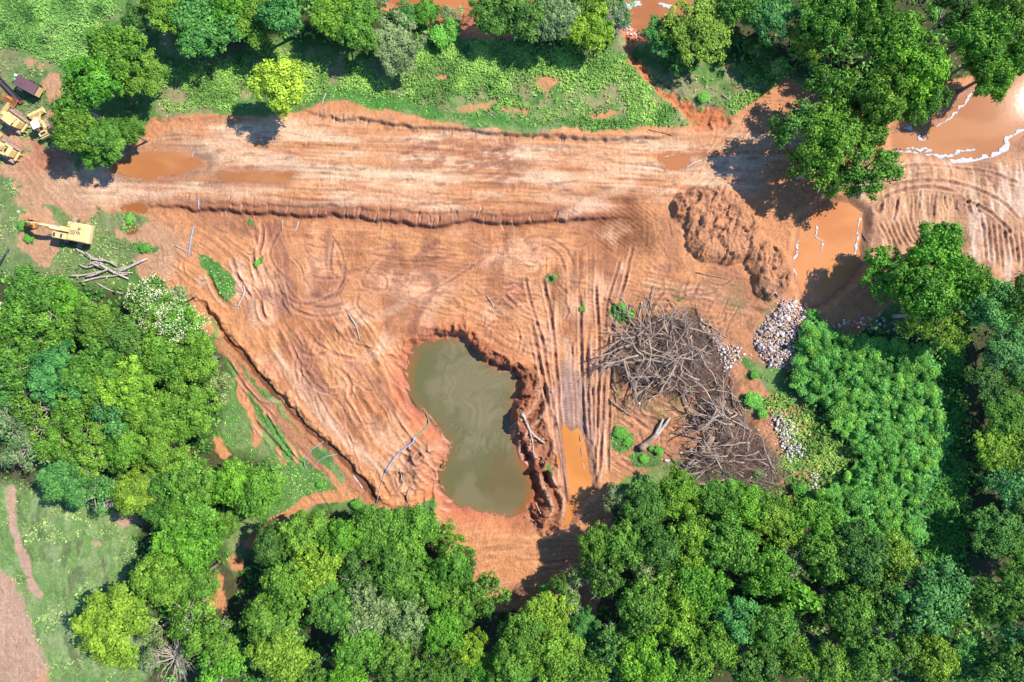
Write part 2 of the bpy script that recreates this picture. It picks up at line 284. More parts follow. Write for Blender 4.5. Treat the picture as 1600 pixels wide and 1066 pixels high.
for k in range(58):
    x_ = rc.uniform(290, 930); y_ = float(np.interp(x_, [250,330,420,520,600,680,740,800,880,950], [322,328,335,336,345,355,347,350,345,340]))+rc.uniform(-26, -3)
    rut([(x_, y_), (x_+rc.uniform(-2, 2), y_+rc.uniform(3, 7)), (x_+rc.uniform(-4, 4), y_+rc.uniform(8, 17))], 1.1, rc.uniform(.12, .4), .1)
for k in range(26):
    x_ = rc.uniform(490, 1050); y_ = float(np.interp(x_, [470,580,700,790,960,1050], [174,192,206,215,222,212])); rut([(x_, y_-2), (x_+rc.uniform(-4, 4), y_+rc.uniform(6, 14))], 1.1, rc.uniform(.1, .3), .1)
# road surface is flatter; puddles sit in hollows
def hollow(poly, level, depth=.25, shore=9):
    global H
    dd = sdist(poly, VX, VY); m = dd < shore
    t = sstep(0, 1, (dd/shore).clip(0, 1)); H = np.where(m, level*(1-t)+H*t-np.where(dd < 0, depth*sstep(0, 6, -dd), 0), H)
P_ROAD = [(180,262),(215,247),(250,238),(300,240),(322,256),(290,272),(230,276),(195,270)]
P_ROAD2 = [(350,275),(400,273),(460,276),(450,284),(400,286),(360,283)]
P_RIGHT = [(1032,246),(1050,241),(1072,244),(1078,256),(1062,264),(1042,262)]
P_YARD = [(192,323),(215,318),(226,322),(222,330),(200,330)]
P_PIT = [(198,357),(210,352),(214,360),(208,366),(198,365)]
P_TRACK = [(875,672),(884,664),(893,676),(904,668),(914,690),(925,745),(928,770),(905,785),(890,820),(882,822),(886,780),(880,740)]
P_DITCH = [(350,524),(400,580),(440,628),(492,680),(532,714),(566,752),(592,784),(583,790),(552,762),(520,724),(482,690),(430,638),(392,592),(345,530)]
R_TOP = [(590,-90),(596,-10),(618,5),(660,30),(730,22),(760,30),(800,15),(850,-20),(860,-90)]
R_MID = [(960,-90),(975,10),(985,28),(1000,45),(1020,42),(1060,22),(1090,-10),(1100,-90)]
R_EAST = [(1400,208),(1440,196),(1468,192),(1500,158),(1528,132),(1560,112),(1600,98),(1700,90),(1700,170),(1620,196),(1590,222),(1560,238),(1520,246),(1496,246),(1470,240),(1430,232),(1402,230)]
R_CHAN = [(1256,345),(1290,318),(1330,316),(1352,330),(1352,352),(1345,385),(1350,410),(1330,438),(1290,470),(1262,480),(1255,450),(1246,430),(1244,405),(1250,378)]
LV = {}
for nm, pl, lv in (('road', P_ROAD, .28), ('road2', P_ROAD2, .3), ('right', P_RIGHT, .05), ('yard', P_YARD, .05), ('pit', P_PIT, -.25), ('track', P_TRACK, -.45)):
    sd = sdist(pl, X, Y); lv = float(np.percentile(H[sd < 4], 40)) if nm != 'track' else -.42; LV[nm] = lv; hollow(pl, lv, .1, 26 if nm[:4] == 'road' else 12)
for nm, pl, lv, sh in (('top', R_TOP, -1.1, 34), ('mid', R_MID, -1.1, 34), ('east', R_EAST, -.9, 26), ('chan', R_CHAN, -.85, 16)):
    LV[nm] = lv; hollow(pl, lv, .5, sh)
LV['ditch'] = -.5
s = Stroke([(872,690),(886,775),(893,800),(884,822)], 3); 
# ridges that break the surface of the long puddle
ridgeline([(905,676),(910,720),(916,745)], 1.5, .24, .8); ridgeline([(922,680),(923,745)], 1.5, .22, .8); ridgeline([(872,650),(881,720),(889,790)], 2.4, .4, .4)
H += gully*(rough-.5)*.9-gully*.3
H = np.where(far, H*.3, H)
# rolling country beyond the frame
wx_ = (X-800)*S; wy_ = (533-Y)*S
rr = np.sqrt(wx_**2+wy_**2); H += sstep(150, 1500, rr)*(fbm(wx_, wy_, 600, 3, 91)-.45)*40
# ------------------------------------------------------------------ what colour the ground is
alb_ = alb
def alb(r, g, b, k=.508): return alb_(r*1.0, g*.985, b*1.0, k) if r > b*1.25 and r >= g else alb_(r, g, b, k)      # iron-rich soil is a little yellower
def mixc(A, c, m):
    return A*(1-m[..., None])+np.asarray(c)[None, None, :]*m[..., None]
C = np.zeros(X.shape+(3,)); C[:] = alb(228, 160, 106)
road = reg([(60,270),(200,235),(330,190),(560,190),(850,222),(1060,215),(1200,150),(1290,190),(1180,300),(1040,320),(900,338),(600,330),(300,312),(120,330)], 14)
st = fbm(X*.12+Y*.01+w1*1.2, Y+X*-.035+w1*6, 10, 4, 101); st2 = fbm(X*.05, Y+X*-.035, 5, 3, 102); blot = fbm(X*.35, Y, 20, 4, 103)
C = mixc(C, alb(240, 186, 138), road*sstep(.3, .62, .5*st+.5*n_mid))
C = mixc(C, alb(249, 207, 162), road*sstep(.47, .64, .6*st+.4*blot))
C = mixc(C, alb(178, 110, 72), road*sstep(.55, .74, st2*.6+(1-st)*.4)*.7)
C = mixc(C, alb(138, 100, 84), road*sstep(.66, .76, fbm(X*.28, Y*1.4+X*.03, 9, 3, 104))*.5)
swarm = reg([(640,225),(800,222),(830,262),(780,290),(700,270),(620,262)], 14); C = mixc(C, alb(176, 112, 80), swarm*sstep(.35, .6, fbm(X*.4, Y+X*.2, 8, 4, 105))*.8)
fan = reg([(870,332),(960,325),(985,300),(1000,330),(1030,370),(1020,395),(960,392),(900,355)], 18); C = mixc(C, alb(140, 86, 56), fan*(.55+.5*fbm(X+Y, Y-X*.6, 6, 3, 106)))
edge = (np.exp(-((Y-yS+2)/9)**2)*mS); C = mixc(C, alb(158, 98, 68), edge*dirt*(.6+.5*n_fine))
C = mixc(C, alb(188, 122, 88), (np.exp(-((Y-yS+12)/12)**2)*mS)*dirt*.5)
field = reg([(380,350),(1000,350),(960,480),(940,760),(840,560),(700,500),(640,560),(690,700),(640,780),(380,540)], 20)
C = mixc(C, alb(246, 188, 142), field*sstep(.47, .66, n_mid)*.8)
C = mixc(C, alb(186, 118, 80), field*sstep(.5, .62, fbm(X, Y, 60, 4, 107))*.5)
C = mixc(C, alb(148, 94, 68), field*sstep(.56, .70, fbm(X+w2*40, Y*.7+w1*40, 36, 4, 108))*.5)
for pts, wd, a in [([(420,340),(440,400),(450,450),(440,500)], 17, .6), ([(425,470),(415,460),(460,480)], 14, .7), ([(515,350),(512,400),(520,450)], 7, .55), ([(617,370),(614,400),(600,415),(590,430)], 10, .6), ([(690,370),(650,410),(680,440),(660,480),(640,520)], 7, .55),
                   ([(480,458),(510,464),(530,455),(537,430),(525,400)], 4, .75), ([(470,470),(500,478),(540,474)], 5, .5), ([(470,545),(480,570),(500,600),(520,640)], 13, .5), ([(540,560),(590,600),(620,650)], 8, .4), ([(1040,330),(1050,380),(1050,420),(1020,430)], 16, .4), ([(1100,425),(1150,430),(1165,470),(1180,490)], 16, .5),
                   ([(300,340),(350,350),(400,360)], 16, .45), ([(300,500),(350,560),(420,640),(520,750)], 10, .5), ([(870,620),(885,600)], 5, .6), ([(862,590),(864,600),(866,640)], 5, .55), ([(908,455),(893,430),(930,410),(870,470)], 6, .45)]:
    s = Stroke(pts, wd); m = np.zeros(X.shape); m[s.sl] = (1-sstep(.3, 1.3, s.d/s.w))*s.ends*a*(.5+.9*n_fine[s.sl]); C = mixc(C, alb(150, 100, 82), m.clip(0, 1))
for pts, wd, a in [([(372,400),(372,440),(380,470)], 12, .8), ([(385,440),(395,490),(390,520)], 8, .5), ([(250,400),(262,420),(262,440)], 16, .6), ([(310,430),(320,450)], 9, .7), ([(545,510),(600,490),(640,470)], 8, .5), ([(590,520),(620,540),(560,560)], 10, .4), ([(640,560),(650,600),(690,650)], 9, .6), ([(430,560),(480,600),(540,680),(620,740)], 9, .45), ([(425,540),(470,610),(540,690),(610,745)], 8, .7),
                   ([(885,520),(890,560),(895,600)], 7, .7), ([(925,520),(922,580)], 5, .6), ([(960,320),(900,330),(1000,280)], 9, .5), ([(870,345),(940,310)], 9, .6), ([(680,680),(690,700),(660,720)], 15, .6), ([(1000,440),(1060,455),(1150,470),(1170,500)], 12, .5), ([(975,410),(970,430)], 6, .7), ([(938,540),(942,640),(948,740)], 4, .6), ([(70,310),(150,290),(230,300),(300,290)], 16, .5)]:
    s = Stroke(pts, wd); m = np.zeros(X.shape); m[s.sl] = (1-sstep(.3, 1.3, s.d/s.w))*s.ends*a*(.5+.8*n_mid[s.sl]); C = mixc(C, alb(246, 200, 160), m.clip(0, 1))
redder = (1-sstep(6, 42, np.abs(dp)))*(.4+.5*n_mid); C = mixc(C, alb(205, 112, 76), redder.clip(0, 1)); C = mixc(C, alb(222, 108, 56), reg([(800,690),(815,740),(835,800),(828,815),(850,800),(846,760),(820,690)], 6, VX, VY)*.9)
C = mixc(C, alb(184, 112, 84), (1-sstep(0, 13, np.abs(dp)))*.6*(1-east)); C = mixc(C, alb(150, 92, 66), tm*.6)
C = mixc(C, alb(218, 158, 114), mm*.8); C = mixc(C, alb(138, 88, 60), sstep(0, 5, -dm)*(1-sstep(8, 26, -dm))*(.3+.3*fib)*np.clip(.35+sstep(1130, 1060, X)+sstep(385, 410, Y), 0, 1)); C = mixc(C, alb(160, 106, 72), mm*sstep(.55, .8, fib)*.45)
brush = reg([(975,450),(1180,440),(1270,540),(1240,740),(1060,740),(960,740),(960,560)], 16); C = mixc(C, alb(196, 138, 98), brush*.55); C = mixc(C, alb(146, 136, 84), brush*sstep(.52, .66, fbm(X, Y, 24, 4, 110))*.6)
C = mixc(C, alb(112, 78, 60), reg([(945,560),(965,535),(985,508),(1045,495),(1085,490),(1128,545),(1140,590),(1165,655),(1222,735),(1165,765),(1068,745),(1115,672),(1085,625),(1000,610),(968,595)], 10)*.8); C = mixc(C, alb(150, 104, 74), reg([(1400,345),(1480,325),(1560,345),(1540,380),(1440,375)], 10)*(.3+.6*n_fine)); C = mixc(C, alb(122, 84, 62), brush*sstep(.6, .75, fbm(X*1.4, Y, 12, 3, 111))*.4)  # first mix: litter under the brush pile, its dense shade put into the colour
bar = reg([(1330,250),(1430,245),(1560,250),(1640,180),(1640,470),(1500,420),(1400,440),(1350,400)], 12); C = mixc(C, alb(226, 178, 134), bar*(.5+.5*n_mid)); C = mixc(C, alb(176, 128, 98), bar*sstep(.52, .66, fbm(X, Y, 30, 4, 112))*.7); C = mixc(C, alb(246, 214, 182), bar*sstep(.55, .7, fbm(X*1.6, Y*.5, 22, 3, 113))*.7)
C = mixc(C, alb(206, 166, 128), yard*.7); C = mixc(C, alb(206, 176, 148), reg([(-40,740),(140,740),(240,820),(200,1000),(-40,1100)], 10)*.8); C = mixc(C, alb(196, 120, 88), reg([(60,180),(110,180),(110,260),(40,260)], 14)*.6); C = mixc(C, alb(196, 160, 128), corner*.5*(.5+n_mid)); C = mixc(C, alb(222, 122, 72), gully*.6); C = mixc(C, alb(226, 128, 82), river_n*.6)
wetg = reg([(872,600),(882,560),(905,590),(925,600),(926,700),(905,690),(875,690)], 10, VX, VY); C = mixc(C, alb(178, 146, 126), wetg*.85)
wet = np.zeros(X.shape)+wetg*.8
for pl, rg in ((P_ROAD, 26), (P_ROAD2, 20), (P_RIGHT, 9), (P_TRACK, 10), (R_CHAN, 12), (R_EAST, 14), (R_TOP, 14), (R_MID, 14), (P_DITCH, 6), (P_YARD, 8), (P_PIT, 5)):
    sd = sdist(pl, VX, VY); m = (1-sstep(0, rg, sd)); wet = np.maximum(wet, m); C = mixc(C, alb(176, 114, 76), m*.75)
wet = np.maximum(wet, 1-sstep(-2, 12, dp))
C = mixc(C, alb(168, 106, 76), RUT.clip(0, 1)*.7); C = mixc(C, alb(250, 204, 168), LIP.clip(0, 1)*.5)  # damp ruts darkened, and pale highlights painted along their lips
C *= ((TONE-1)*1.2+1+.26*(ridge(X, Y, 11, 3, 131)-.45)*dirt).clip(.5, 1.45)[..., None]
C *= (0.86+.28*n_fine*.6+.28*n_px*.4)[..., None]
# grass colours: lush, dull and straw patches
G = np.zeros_like(C); G[:] = alb(116, 156, 76, .46)
G = mixc(G, alb(150, 170, 100, .42), sstep(.45, .62, fbm(X, Y, 50, 4, 121))); G = mixc(G, alb(88, 140, 58, .42), sstep(.5, .64, fbm(X, Y, 38, 4, 122))*.8)
G = mixc(G, alb(184, 166, 122, .45), sstep(.57, .7, fbm(X, Y, 30, 4, 123))*.7); lush = reg([(490,165),(640,175),(760,200),(950,212),(1060,200),(1040,180),(840,195),(700,170),(560,140),(490,140)], 10)
G = mixc(G, alb(86, 152, 62, .44), lush*.8); lawn = reg([(0,740),(150,760),(230,820),(200,930),(240,1066),(60,1066),(-40,860)], 16); G = mixc(G, alb(140, 172, 96, .44), lawn*.75); G = mixc(G, alb(172, 186, 128, .44), lawn*sstep(.5, .62, fbm(X*1.3, Y*.6, 14, 3, 124))*.6); G = mixc(G, alb(110, 120, 78, .42), lawn*sstep(.6, .7, fbm(X*1.3, Y*.6, 16, 3, 128))*.6)
ylawn = reg([(-40,80),(120,120),(110,300),(230,340),(240,400),(130,440),(-40,430)], 16); G = mixc(G, alb(142, 158, 100, .44), ylawn*.6)
G = mixc(G, alb(100, 150, 70, .42), green*.8); G = mixc(G, alb(112, 158, 80, .44), ditchgreen*sstep(.4, .6, n_mid)*.8)
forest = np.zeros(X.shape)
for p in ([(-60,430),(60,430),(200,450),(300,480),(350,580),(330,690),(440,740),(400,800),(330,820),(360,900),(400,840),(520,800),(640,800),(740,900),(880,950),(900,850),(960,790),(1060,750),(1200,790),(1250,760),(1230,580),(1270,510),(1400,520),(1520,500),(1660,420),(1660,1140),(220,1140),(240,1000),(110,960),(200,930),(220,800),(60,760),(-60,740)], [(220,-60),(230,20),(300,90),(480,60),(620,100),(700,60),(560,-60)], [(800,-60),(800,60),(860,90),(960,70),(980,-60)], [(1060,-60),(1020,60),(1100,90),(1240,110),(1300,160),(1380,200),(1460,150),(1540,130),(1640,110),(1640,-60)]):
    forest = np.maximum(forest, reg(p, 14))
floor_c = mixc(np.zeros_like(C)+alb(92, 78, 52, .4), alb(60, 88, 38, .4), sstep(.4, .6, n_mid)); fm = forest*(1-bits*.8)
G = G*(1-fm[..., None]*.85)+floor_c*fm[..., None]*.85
G = mixc(G, alb(178, 168, 118, .46), reg([(250,100),(480,90),(640,110),(860,90),(1000,110),(1240,110),(1150,190),(900,205),(560,140),(250,180)], 12)*sstep(.48, .62, fbm(X, Y, 22, 4, 129))*.7)
G *= (.62+.85*n_fine*.5+.8*n_px*.5)[..., None]
gm = sstep(.3, .7, grass+(n_fine-.5)*.5+(n_px-.5)*.3)
C = C*(1-gm[..., None])+G*gm[..., None]; C = C.clip(.005, .9)
C = C*(1-sstep(100, 400, rr)[..., None])+alb(96, 120, 66, .4)*sstep(100, 400, rr)[..., None]

# ------------------------------------------------------------------ materials
def mat(name, rgb=(.5, .5, .5), rough=.8, metal=0, var=0.0, scale=2.0, bump=0.0, bscale=8, spec=.5, dirtc=None, objcol=False):
    m = bpy.data.materials.new(name); m.use_nodes = True; n = m.node_tree.nodes; l = m.node_tree.links; b = n['Principled BSDF']
    b.inputs['Roughness'].default_value = rough; b.inputs['Metallic'].default_value = metal; b.inputs['Specular IOR Level'].default_value = spec
    b.inputs['Base Color'].default_value = (*rgb, 1); src = None
    tc = n.new('ShaderNodeTexCoord')
    if objcol:
        oi = n.new('ShaderNodeObjectInfo'); src = oi.outputs['Color']
    if var or dirtc is not None:
        nz = n.new('ShaderNodeTexNoise'); nz.inputs['Scale'].default_value = scale; nz.inputs['Detail'].default_value = 5; nz.inputs['Roughness'].default_value = .65; l.new(tc.outputs['Object'], nz.inputs['Vector'])
        mx = n.new('ShaderNodeMix'); mx.data_type = 'RGBA'; rp = n.new('ShaderNodeValToRGB'); rp.color_ramp.elements[0].position = .38; rp.color_ramp.elements[1].position = .68; l.new(nz.outputs['Fac'], rp.inputs['Fac'])
        l.new(rp.outputs['Color'], mx.inputs['Factor'])
        if src: l.new(src, mx.inputs['A'])
        else: mx.inputs['A'].default_value = (*rgb, 1)
        dc = dirtc if dirtc is not None else [c*(1-var) for c in rgb]
        mx.inputs['B'].default_value = (*dc, 1); l.new(mx.outputs['Result'], b.inputs['Base Color'])
    elif src: l.new(src, b.inputs['Base Color'])
    if bump:
        n2 = n.new('ShaderNodeTexNoise'); n2.inputs['Scale'].default_value = bscale; n2.inputs['Detail'].default_value = 4; l.new(tc.outputs['Object'], n2.inputs['Vector'])
        bp = n.new('ShaderNodeBump'); bp.inputs['Strength'].default_value = 1; bp.inputs['Distance'].default_value = bump; l.new(n2.outputs['Fac'], bp.inputs['Height']); l.new(bp.outputs['Normal'], b.inputs['Normal'])
    return m
def ground_mat():
    m = bpy.data.materials.new('soil and turf'); m.use_nodes = True; n = m.node_tree.nodes; l = m.node_tree.links; b = n['Principled BSDF']
    a = n.new('ShaderNodeAttribute'); a.attribute_name = 'tone'; wa = n.new('ShaderNodeAttribute'); wa.attribute_name = 'damp'
    tc = n.new('ShaderNodeTexCoord'); nz = n.new('ShaderNodeTexNoise'); nz.inputs['Scale'].default_value = 2.6; nz.inputs['Detail'].default_value = 8; nz.inputs['Roughness'].default_value = .74; l.new(tc.outputs['Object'], nz.inputs['Vector'])
    mr = n.new('ShaderNodeMapRange'); mr.inputs['From Min'].default_value = .3; mr.inputs['From Max'].default_value = .7; mr.inputs['To Min'].default_value = .8; mr.inputs['To Max'].default_value = 1.2; l.new(nz.outputs['Fac'], mr.inputs['Value'])
    vm = n.new('ShaderNodeVectorMath'); vm.operation = 'SCALE'; l.new(a.outputs['Color'], vm.inputs[0]); l.new(mr.outputs['Result'], vm.inputs['Scale']); l.new(vm.outputs['Vector'], b.inputs['Base Color'])
    m2 = n.new('ShaderNodeMapRange'); m2.inputs['To Min'].default_value = .95; m2.inputs['To Max'].default_value = .45; l.new(wa.outputs['Fac'], m2.inputs['Value']); l.new(m2.outputs['Result'], b.inputs['Roughness'])
    b.inputs['Specular IOR Level'].default_value = .25
    bp = n.new('ShaderNodeBump'); bp.inputs['Distance'].default_value = .17; bp.inputs['Strength'].default_value = 1; l.new(nz.outputs['Fac'], bp.inputs['Height']); l.new(bp.outputs['Normal'], b.inputs['Normal'])
    return m
M = {}
M['ground'] = ground_mat()

def fast_mesh(name, V, F, mats=(), smooth=False, attrs=None):
    me = bpy.data.meshes.new(name); V = np.ascontiguousarray(V, np.float32); me.vertices.add(len(V)); me.vertices.foreach_set('co', V.ravel())
    Fs = F if isinstance(F, list) else [F]; Fs = [np.asarray(f, np.int32) for f in Fs if len(f)]
    idx = np.concatenate([f.ravel() for f in Fs]); cnt = np.concatenate([np.full(len(f), f.shape[1], np.int32) for f in Fs])
    me.loops.add(len(idx)); me.loops.foreach_set('vertex_index', idx.astype(np.int32)); me.polygons.add(len(cnt))
    me.polygons.foreach_set('loop_start', (np.cumsum(cnt)-cnt).astype(np.int32)); me.polygons.foreach_set('loop_total', cnt)
    me.polygons.foreach_set('use_smooth', np.full(len(cnt), smooth))
    for m in mats: me.materials.append(m)
    for k, v in (attrs or {}).items():
        v = np.asarray(v, np.float32)
        if v.ndim == 2:
            a = me.attributes.new(k, 'FLOAT_COLOR', 'POINT'); a.data.foreach_set('color', np.hstack([v, np.ones((len(v), 1), np.float32)]).ravel())
        else: a = me.attributes.new(k, 'FLOAT', 'POINT'); a.data.foreach_set('value', v.ravel())
    me.update(calc_edges=True); me.validate(); return me
def put(name, me, label=None, cat=None, kind=None, group=None, parent=None, loc=None):
    o = bpy.data.objects.new(name, me); COL.objects.link(o)
    if label: o['label'] = label
    if cat: o['category'] = cat
    if kind: o['kind'] = kind
    if group: o['group'] = group
    if parent: o.parent = parent
    if loc is not None: o.location = loc
    return o
ny, nx = X.shape
ii = np.arange(ny*nx).reshape(ny, nx); F = np.stack([ii[1:, :-1], ii[1:, 1:], ii[:-1, 1:], ii[:-1, :-1]], -1).reshape(-1, 4)
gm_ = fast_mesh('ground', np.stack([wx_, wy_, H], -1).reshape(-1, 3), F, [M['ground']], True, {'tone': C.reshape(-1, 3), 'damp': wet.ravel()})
put('ground', gm_, 'bare orange earth, tracks and rough grass of the whole site', kind='structure')
def gz(x, y):                             # ground height at a place
    px = x/S+800; py = 533-y/S; i = min(max(np.searchsorted(gx, px)-1, 0), nx-2); j = min(max(np.searchsorted(gy, py)-1, 0), ny-2)
    u = (px-gx[i])/(gx[i+1]-gx[i]); v = (py-gy[j])/(gy[j+1]-gy[j])
    return float((H[j, i]*(1-u)+H[j, i+1]*u)*(1-v)+(H[j+1, i]*(1-u)+H[j+1, i+1]*u)*v)
def mval(A, px, py):
    i = min(max(np.searchsorted(gx, px)-1, 0), nx-1); j = min(max(np.searchsorted(gy, py)-1, 0), ny-1); return float(A[j, i])

# ------------------------------------------------------------------ water
def water_mat(name, rough=.035):
    m = bpy.data.materials.new(name); m.use_nodes = True; n = m.node_tree.nodes; l = m.node_tree.links; b = n['Principled BSDF']
    a = n.new('ShaderNodeAttribute'); a.attribute_name = 'tone'; l.new(a.outputs['Color'], b.inputs['Base Color']); b.inputs['Roughness'].default_value = rough; b.inputs['IOR'].default_value = 1.33
    tc = n.new('ShaderNodeTexCoord'); nz = n.new('ShaderNodeTexNoise'); nz.inputs['Scale'].default_value = 1.6; nz.inputs['Detail'].default_value = 3; l.new(tc.outputs['Object'], nz.inputs['Vector'])
    bp = n.new('ShaderNodeBump'); bp.inputs['Distance'].default_value = .004; bp.inputs['Strength'].default_value = .5; l.new(nz.outputs['Fac'], bp.inputs['Height']); l.new(bp.outputs['Normal'], b.inputs['Normal']); return m
M['water'] = water_mat('muddy water')
def patch(name, mask_fn, box, res, z_fn, col_fn, mt, **kw):       # a sheet cut to where mask_fn > 0
    x = np.arange(box[0], box[2], res); y = np.arange(box[1], box[3], res); A, B = np.meshgrid(x, y); mk = mask_fn(A, B) > 0
    cell = mk[:-1, :-1] & mk[1:, :-1] & mk[:-1, 1:] & mk[1:, 1:]; id_ = np.arange(A.size).reshape(A.shape)
    F = np.stack([id_[1:, :-1], id_[1:, 1:], id_[:-1, 1:], id_[:-1, :-1]], -1)[cell]; used = np.unique(F); remap = np.full(A.size, -1); remap[used] = np.arange(len(used))
    z = z_fn(A, B); V = np.stack([(A-800)*S, (533-B)*S, z], -1).reshape(-1, 3)[used]; c = col_fn(A, B).reshape(-1, 3)[used]
    return put(name, fast_mesh(name, V, remap[F], [mt], True, {'tone': c}), **kw)
def flat(z): return lambda A, B: np.full(A.shape, float(z))
def muddy(c1, c2, sc=30, seed=5, st=(1, 1), k=.5):
    def f(A, B):
        t = sstep(.35, .65, fbm(A*st[0], B*st[1], sc, 4, seed)); return alb(*c1, k)*(1-t[..., None])+alb(*c2, k)*t[..., None]
    return f
def inside(poly, pad): return lambda A, B: pad-sdist(poly, A, B)
def pond_col(A, B):
    u = fbm(A, B, 60, 4, 201)*90; v = fbm(A, B, 60, 4, 202)*90
    q = fbm(A+u*1.1, B+v*1.1, 46, 2, 203); sw = sstep(.1, 1.0, 1-np.abs(((q*10) % 1)-.5)*2)
    big_ = sstep(.4, .62, fbm(A+u, B+v, 50, 3, 204))
    c = alb(118, 115, 72)*(1-big_[..., None])+alb(136, 128, 88)*big_[..., None]
    zone = sstep(20, 70, A-640)*sstep(-10, 60, 740-B+(A-700)*.2)
    tsw = (sw*(.03+.2*vnoise(A/18, B/18, 205))*zone)[..., None]; c = c*(1-tsw)+alb(186, 174, 148)*tsw
    d_ = -sdist(POND, A+(u-45)*.1, B+(v-45)*.1); e = (1-sstep(1, 16, d_))*(.25+.75*np.maximum((1-sstep(0, 40, np.hypot(A-648, B-580))), sstep(0, 25, A-790)*sstep(680, 720, B)*.9)); e = e[..., None]
    c = c*(1-e)+alb(168, 108, 52)*e; g = (reg_(A, B))[..., None]*.6; return c*(1-g)+alb(124, 104, 62)*g
def reg_(A, B): return 1-sstep(-10, 14, sdist([(770,715),(800,705),(826,760),(815,795),(775,795),(752,760)], A, B))
patch('pond_water', inside(POND, 4), (620, 520, 850, 825), 1.0, flat(LV_POND), pond_col, M['water'], label='murky olive pond with pale swirls of scum', kind='structure')
OR1, OR2 = (222, 142, 74), (206, 128, 66)
for nm, pl, c1, c2, lab, k in (('puddle_water', P_ROAD, (214,150,96), (198,130,76), 'long orange puddle lying across the left end of the haul road', 'road'), ('puddle_water', P_ROAD2, (206,140,86), (190,124,70), 'thin brown puddle in a wheel track of the haul road', 'road2'),
                       ('puddle_water', P_RIGHT, (206,134,82), (192,120,70), 'small orange puddle ringed by pale scum at the road fork', 'right'), ('puddle_water', P_YARD, (196,126,66), (180,112,56), 'small orange puddle beside the grass near the excavator', 'yard'),
                       ('puddle_water', P_PIT, (150,116,66), (140,100,56), 'tiny brown pool in a small pit', 'pit'), ('puddle_water', P_TRACK, (238,160,84), (226,146,72), 'bright orange water filling the tracks east of the pond', 'track'),
                       ('ditch_water', P_DITCH, (146,98,62), (128,88,58), 'brown water standing in the drainage ditch', 'ditch'),
                       ('river_water', R_TOP, (214,138,82), (198,122,70), 'orange river at the top edge behind the bushes', 'top'), ('river_water', R_MID, (206,136,84), (190,124,76), 'orange river pool above the white boulders', 'mid'),
                       ('river_water', R_EAST, (214,150,98), (200,136,86), 'wide brown river pool with foam along its shore', 'east'), ('river_water', R_CHAN, (236,162,100), (224,148,88), 'shallow orange channel running past the spoil mound', 'chan')):
    xs = [p[0] for p in pl]; ys = [p[1] for p in pl]; pad = {'ditch': 2, 'track': 9, 'pit': 3, 'road': 6, 'road2': 4}.get(k, 7)
    sn = k in ('top', 'mid', 'east')
    patch(nm, inside(pl, pad+ (14 if sn else 0)), (min(xs)-25, max(min(ys), -100)-25, min(max(xs), 1700)+25, max(ys)+25), 2.0, flat(LV[k]), muddy(c1, c2, 40, 7, (.6, 1.2)), M['water'], label=lab, kind='structure')
M['foam'] = mat('river foam', (.46, .45, .45), .85, var=.4, scale=6, bump=.05, bscale=10)
def foam(strokes, z, label):
    xs = [p[0] for s_ in strokes for p in s_[0]]; ys = [p[1] for s_ in strokes for p in s_[0]]; box = (min(xs)-12, min(ys)-12, max(xs)+12, max(ys)+12)
    def dmin(A, B):
        best = np.full(A.shape, -9.); a2 = A+(fbm(A, B, 8, 4, 301)-.5)*10; b2 = B+(fbm(A, B, 8, 4, 302)-.5)*10
        for pts, wd in strokes:
            p = catmull(pts, 4)
            for k in range(len(p)-1):
                ex, ey = p[k+1]-p[k]; t = (((a2-p[k][0])*ex+(b2-p[k][1])*ey)/(ex*ex+ey*ey+1e-9)).clip(0, 1); best = np.maximum(best, wd*.9-np.hypot(a2-p[k][0]-t*ex, b2-p[k][1]-t*ey))
        return best*.72-.1-3.0*(fbm(A, B, 7, 3, 303)-.34)
    o = patch('foam', dmin, box, .7, lambda A, B: z+.015+.05*np.sqrt(np.maximum(dmin(A, B), 0))+.04*vnoise(A/1.6, B/1.6, 9), lambda A, B: np.ones(A.shape+(3,))*.6, M['foam'], label=label, kind='stuff'); return o
foam([([(1535,133),(1515,155),(1500,172),(1485,185),(1470,193)], 3), ([(1450,196),(1455,208),(1448,217),(1440,206)], 2.2), ([(1405,232),(1425,236),(1450,240),(1480,242),(1500,236),(1528,231)], 3.6), ([(1424,230),(1445,231),(1460,232)], 3), ([(1492,250),(1510,250),(1540,246),(1560,240),(1578,228),(1582,213),(1605,200)], 5.5), ([(1416,247),(1425,247)], 3), ([(1418,196),(1426,199)], 3)], LV['east'], 'white foam line washed along the shore of the wide brown pool')
foam([([(1279,350),(1281,368),(1289,378),(1286,396)], 2.3), ([(1250,376),(1247,395),(1242,412),(1247,432)], 2.6), ([(1350,330),(1345,350),(1342,375),(1337,400)], 2.4), ([(1268,366),(1262,374)], 1.6)], LV['chan'], 'thin foam flecks in the shallow orange channel')
foam([([(965,2),(980,4),(1000,0)], 5), ([(1030,2),(1050,5)], 4), ([(1560,-20),(1590,150),(1600,160)], 2)], LV['mid'], 'white foam where the river runs fast at the top edge')
foam([([(1033,250),(1042,243),(1056,241),(1070,244),(1079,252),(1072,262)], 1.3), ([(1056,265),(1040,262)], 1.1)], LV['right']-.01, 'pale scum ring round the small puddle')
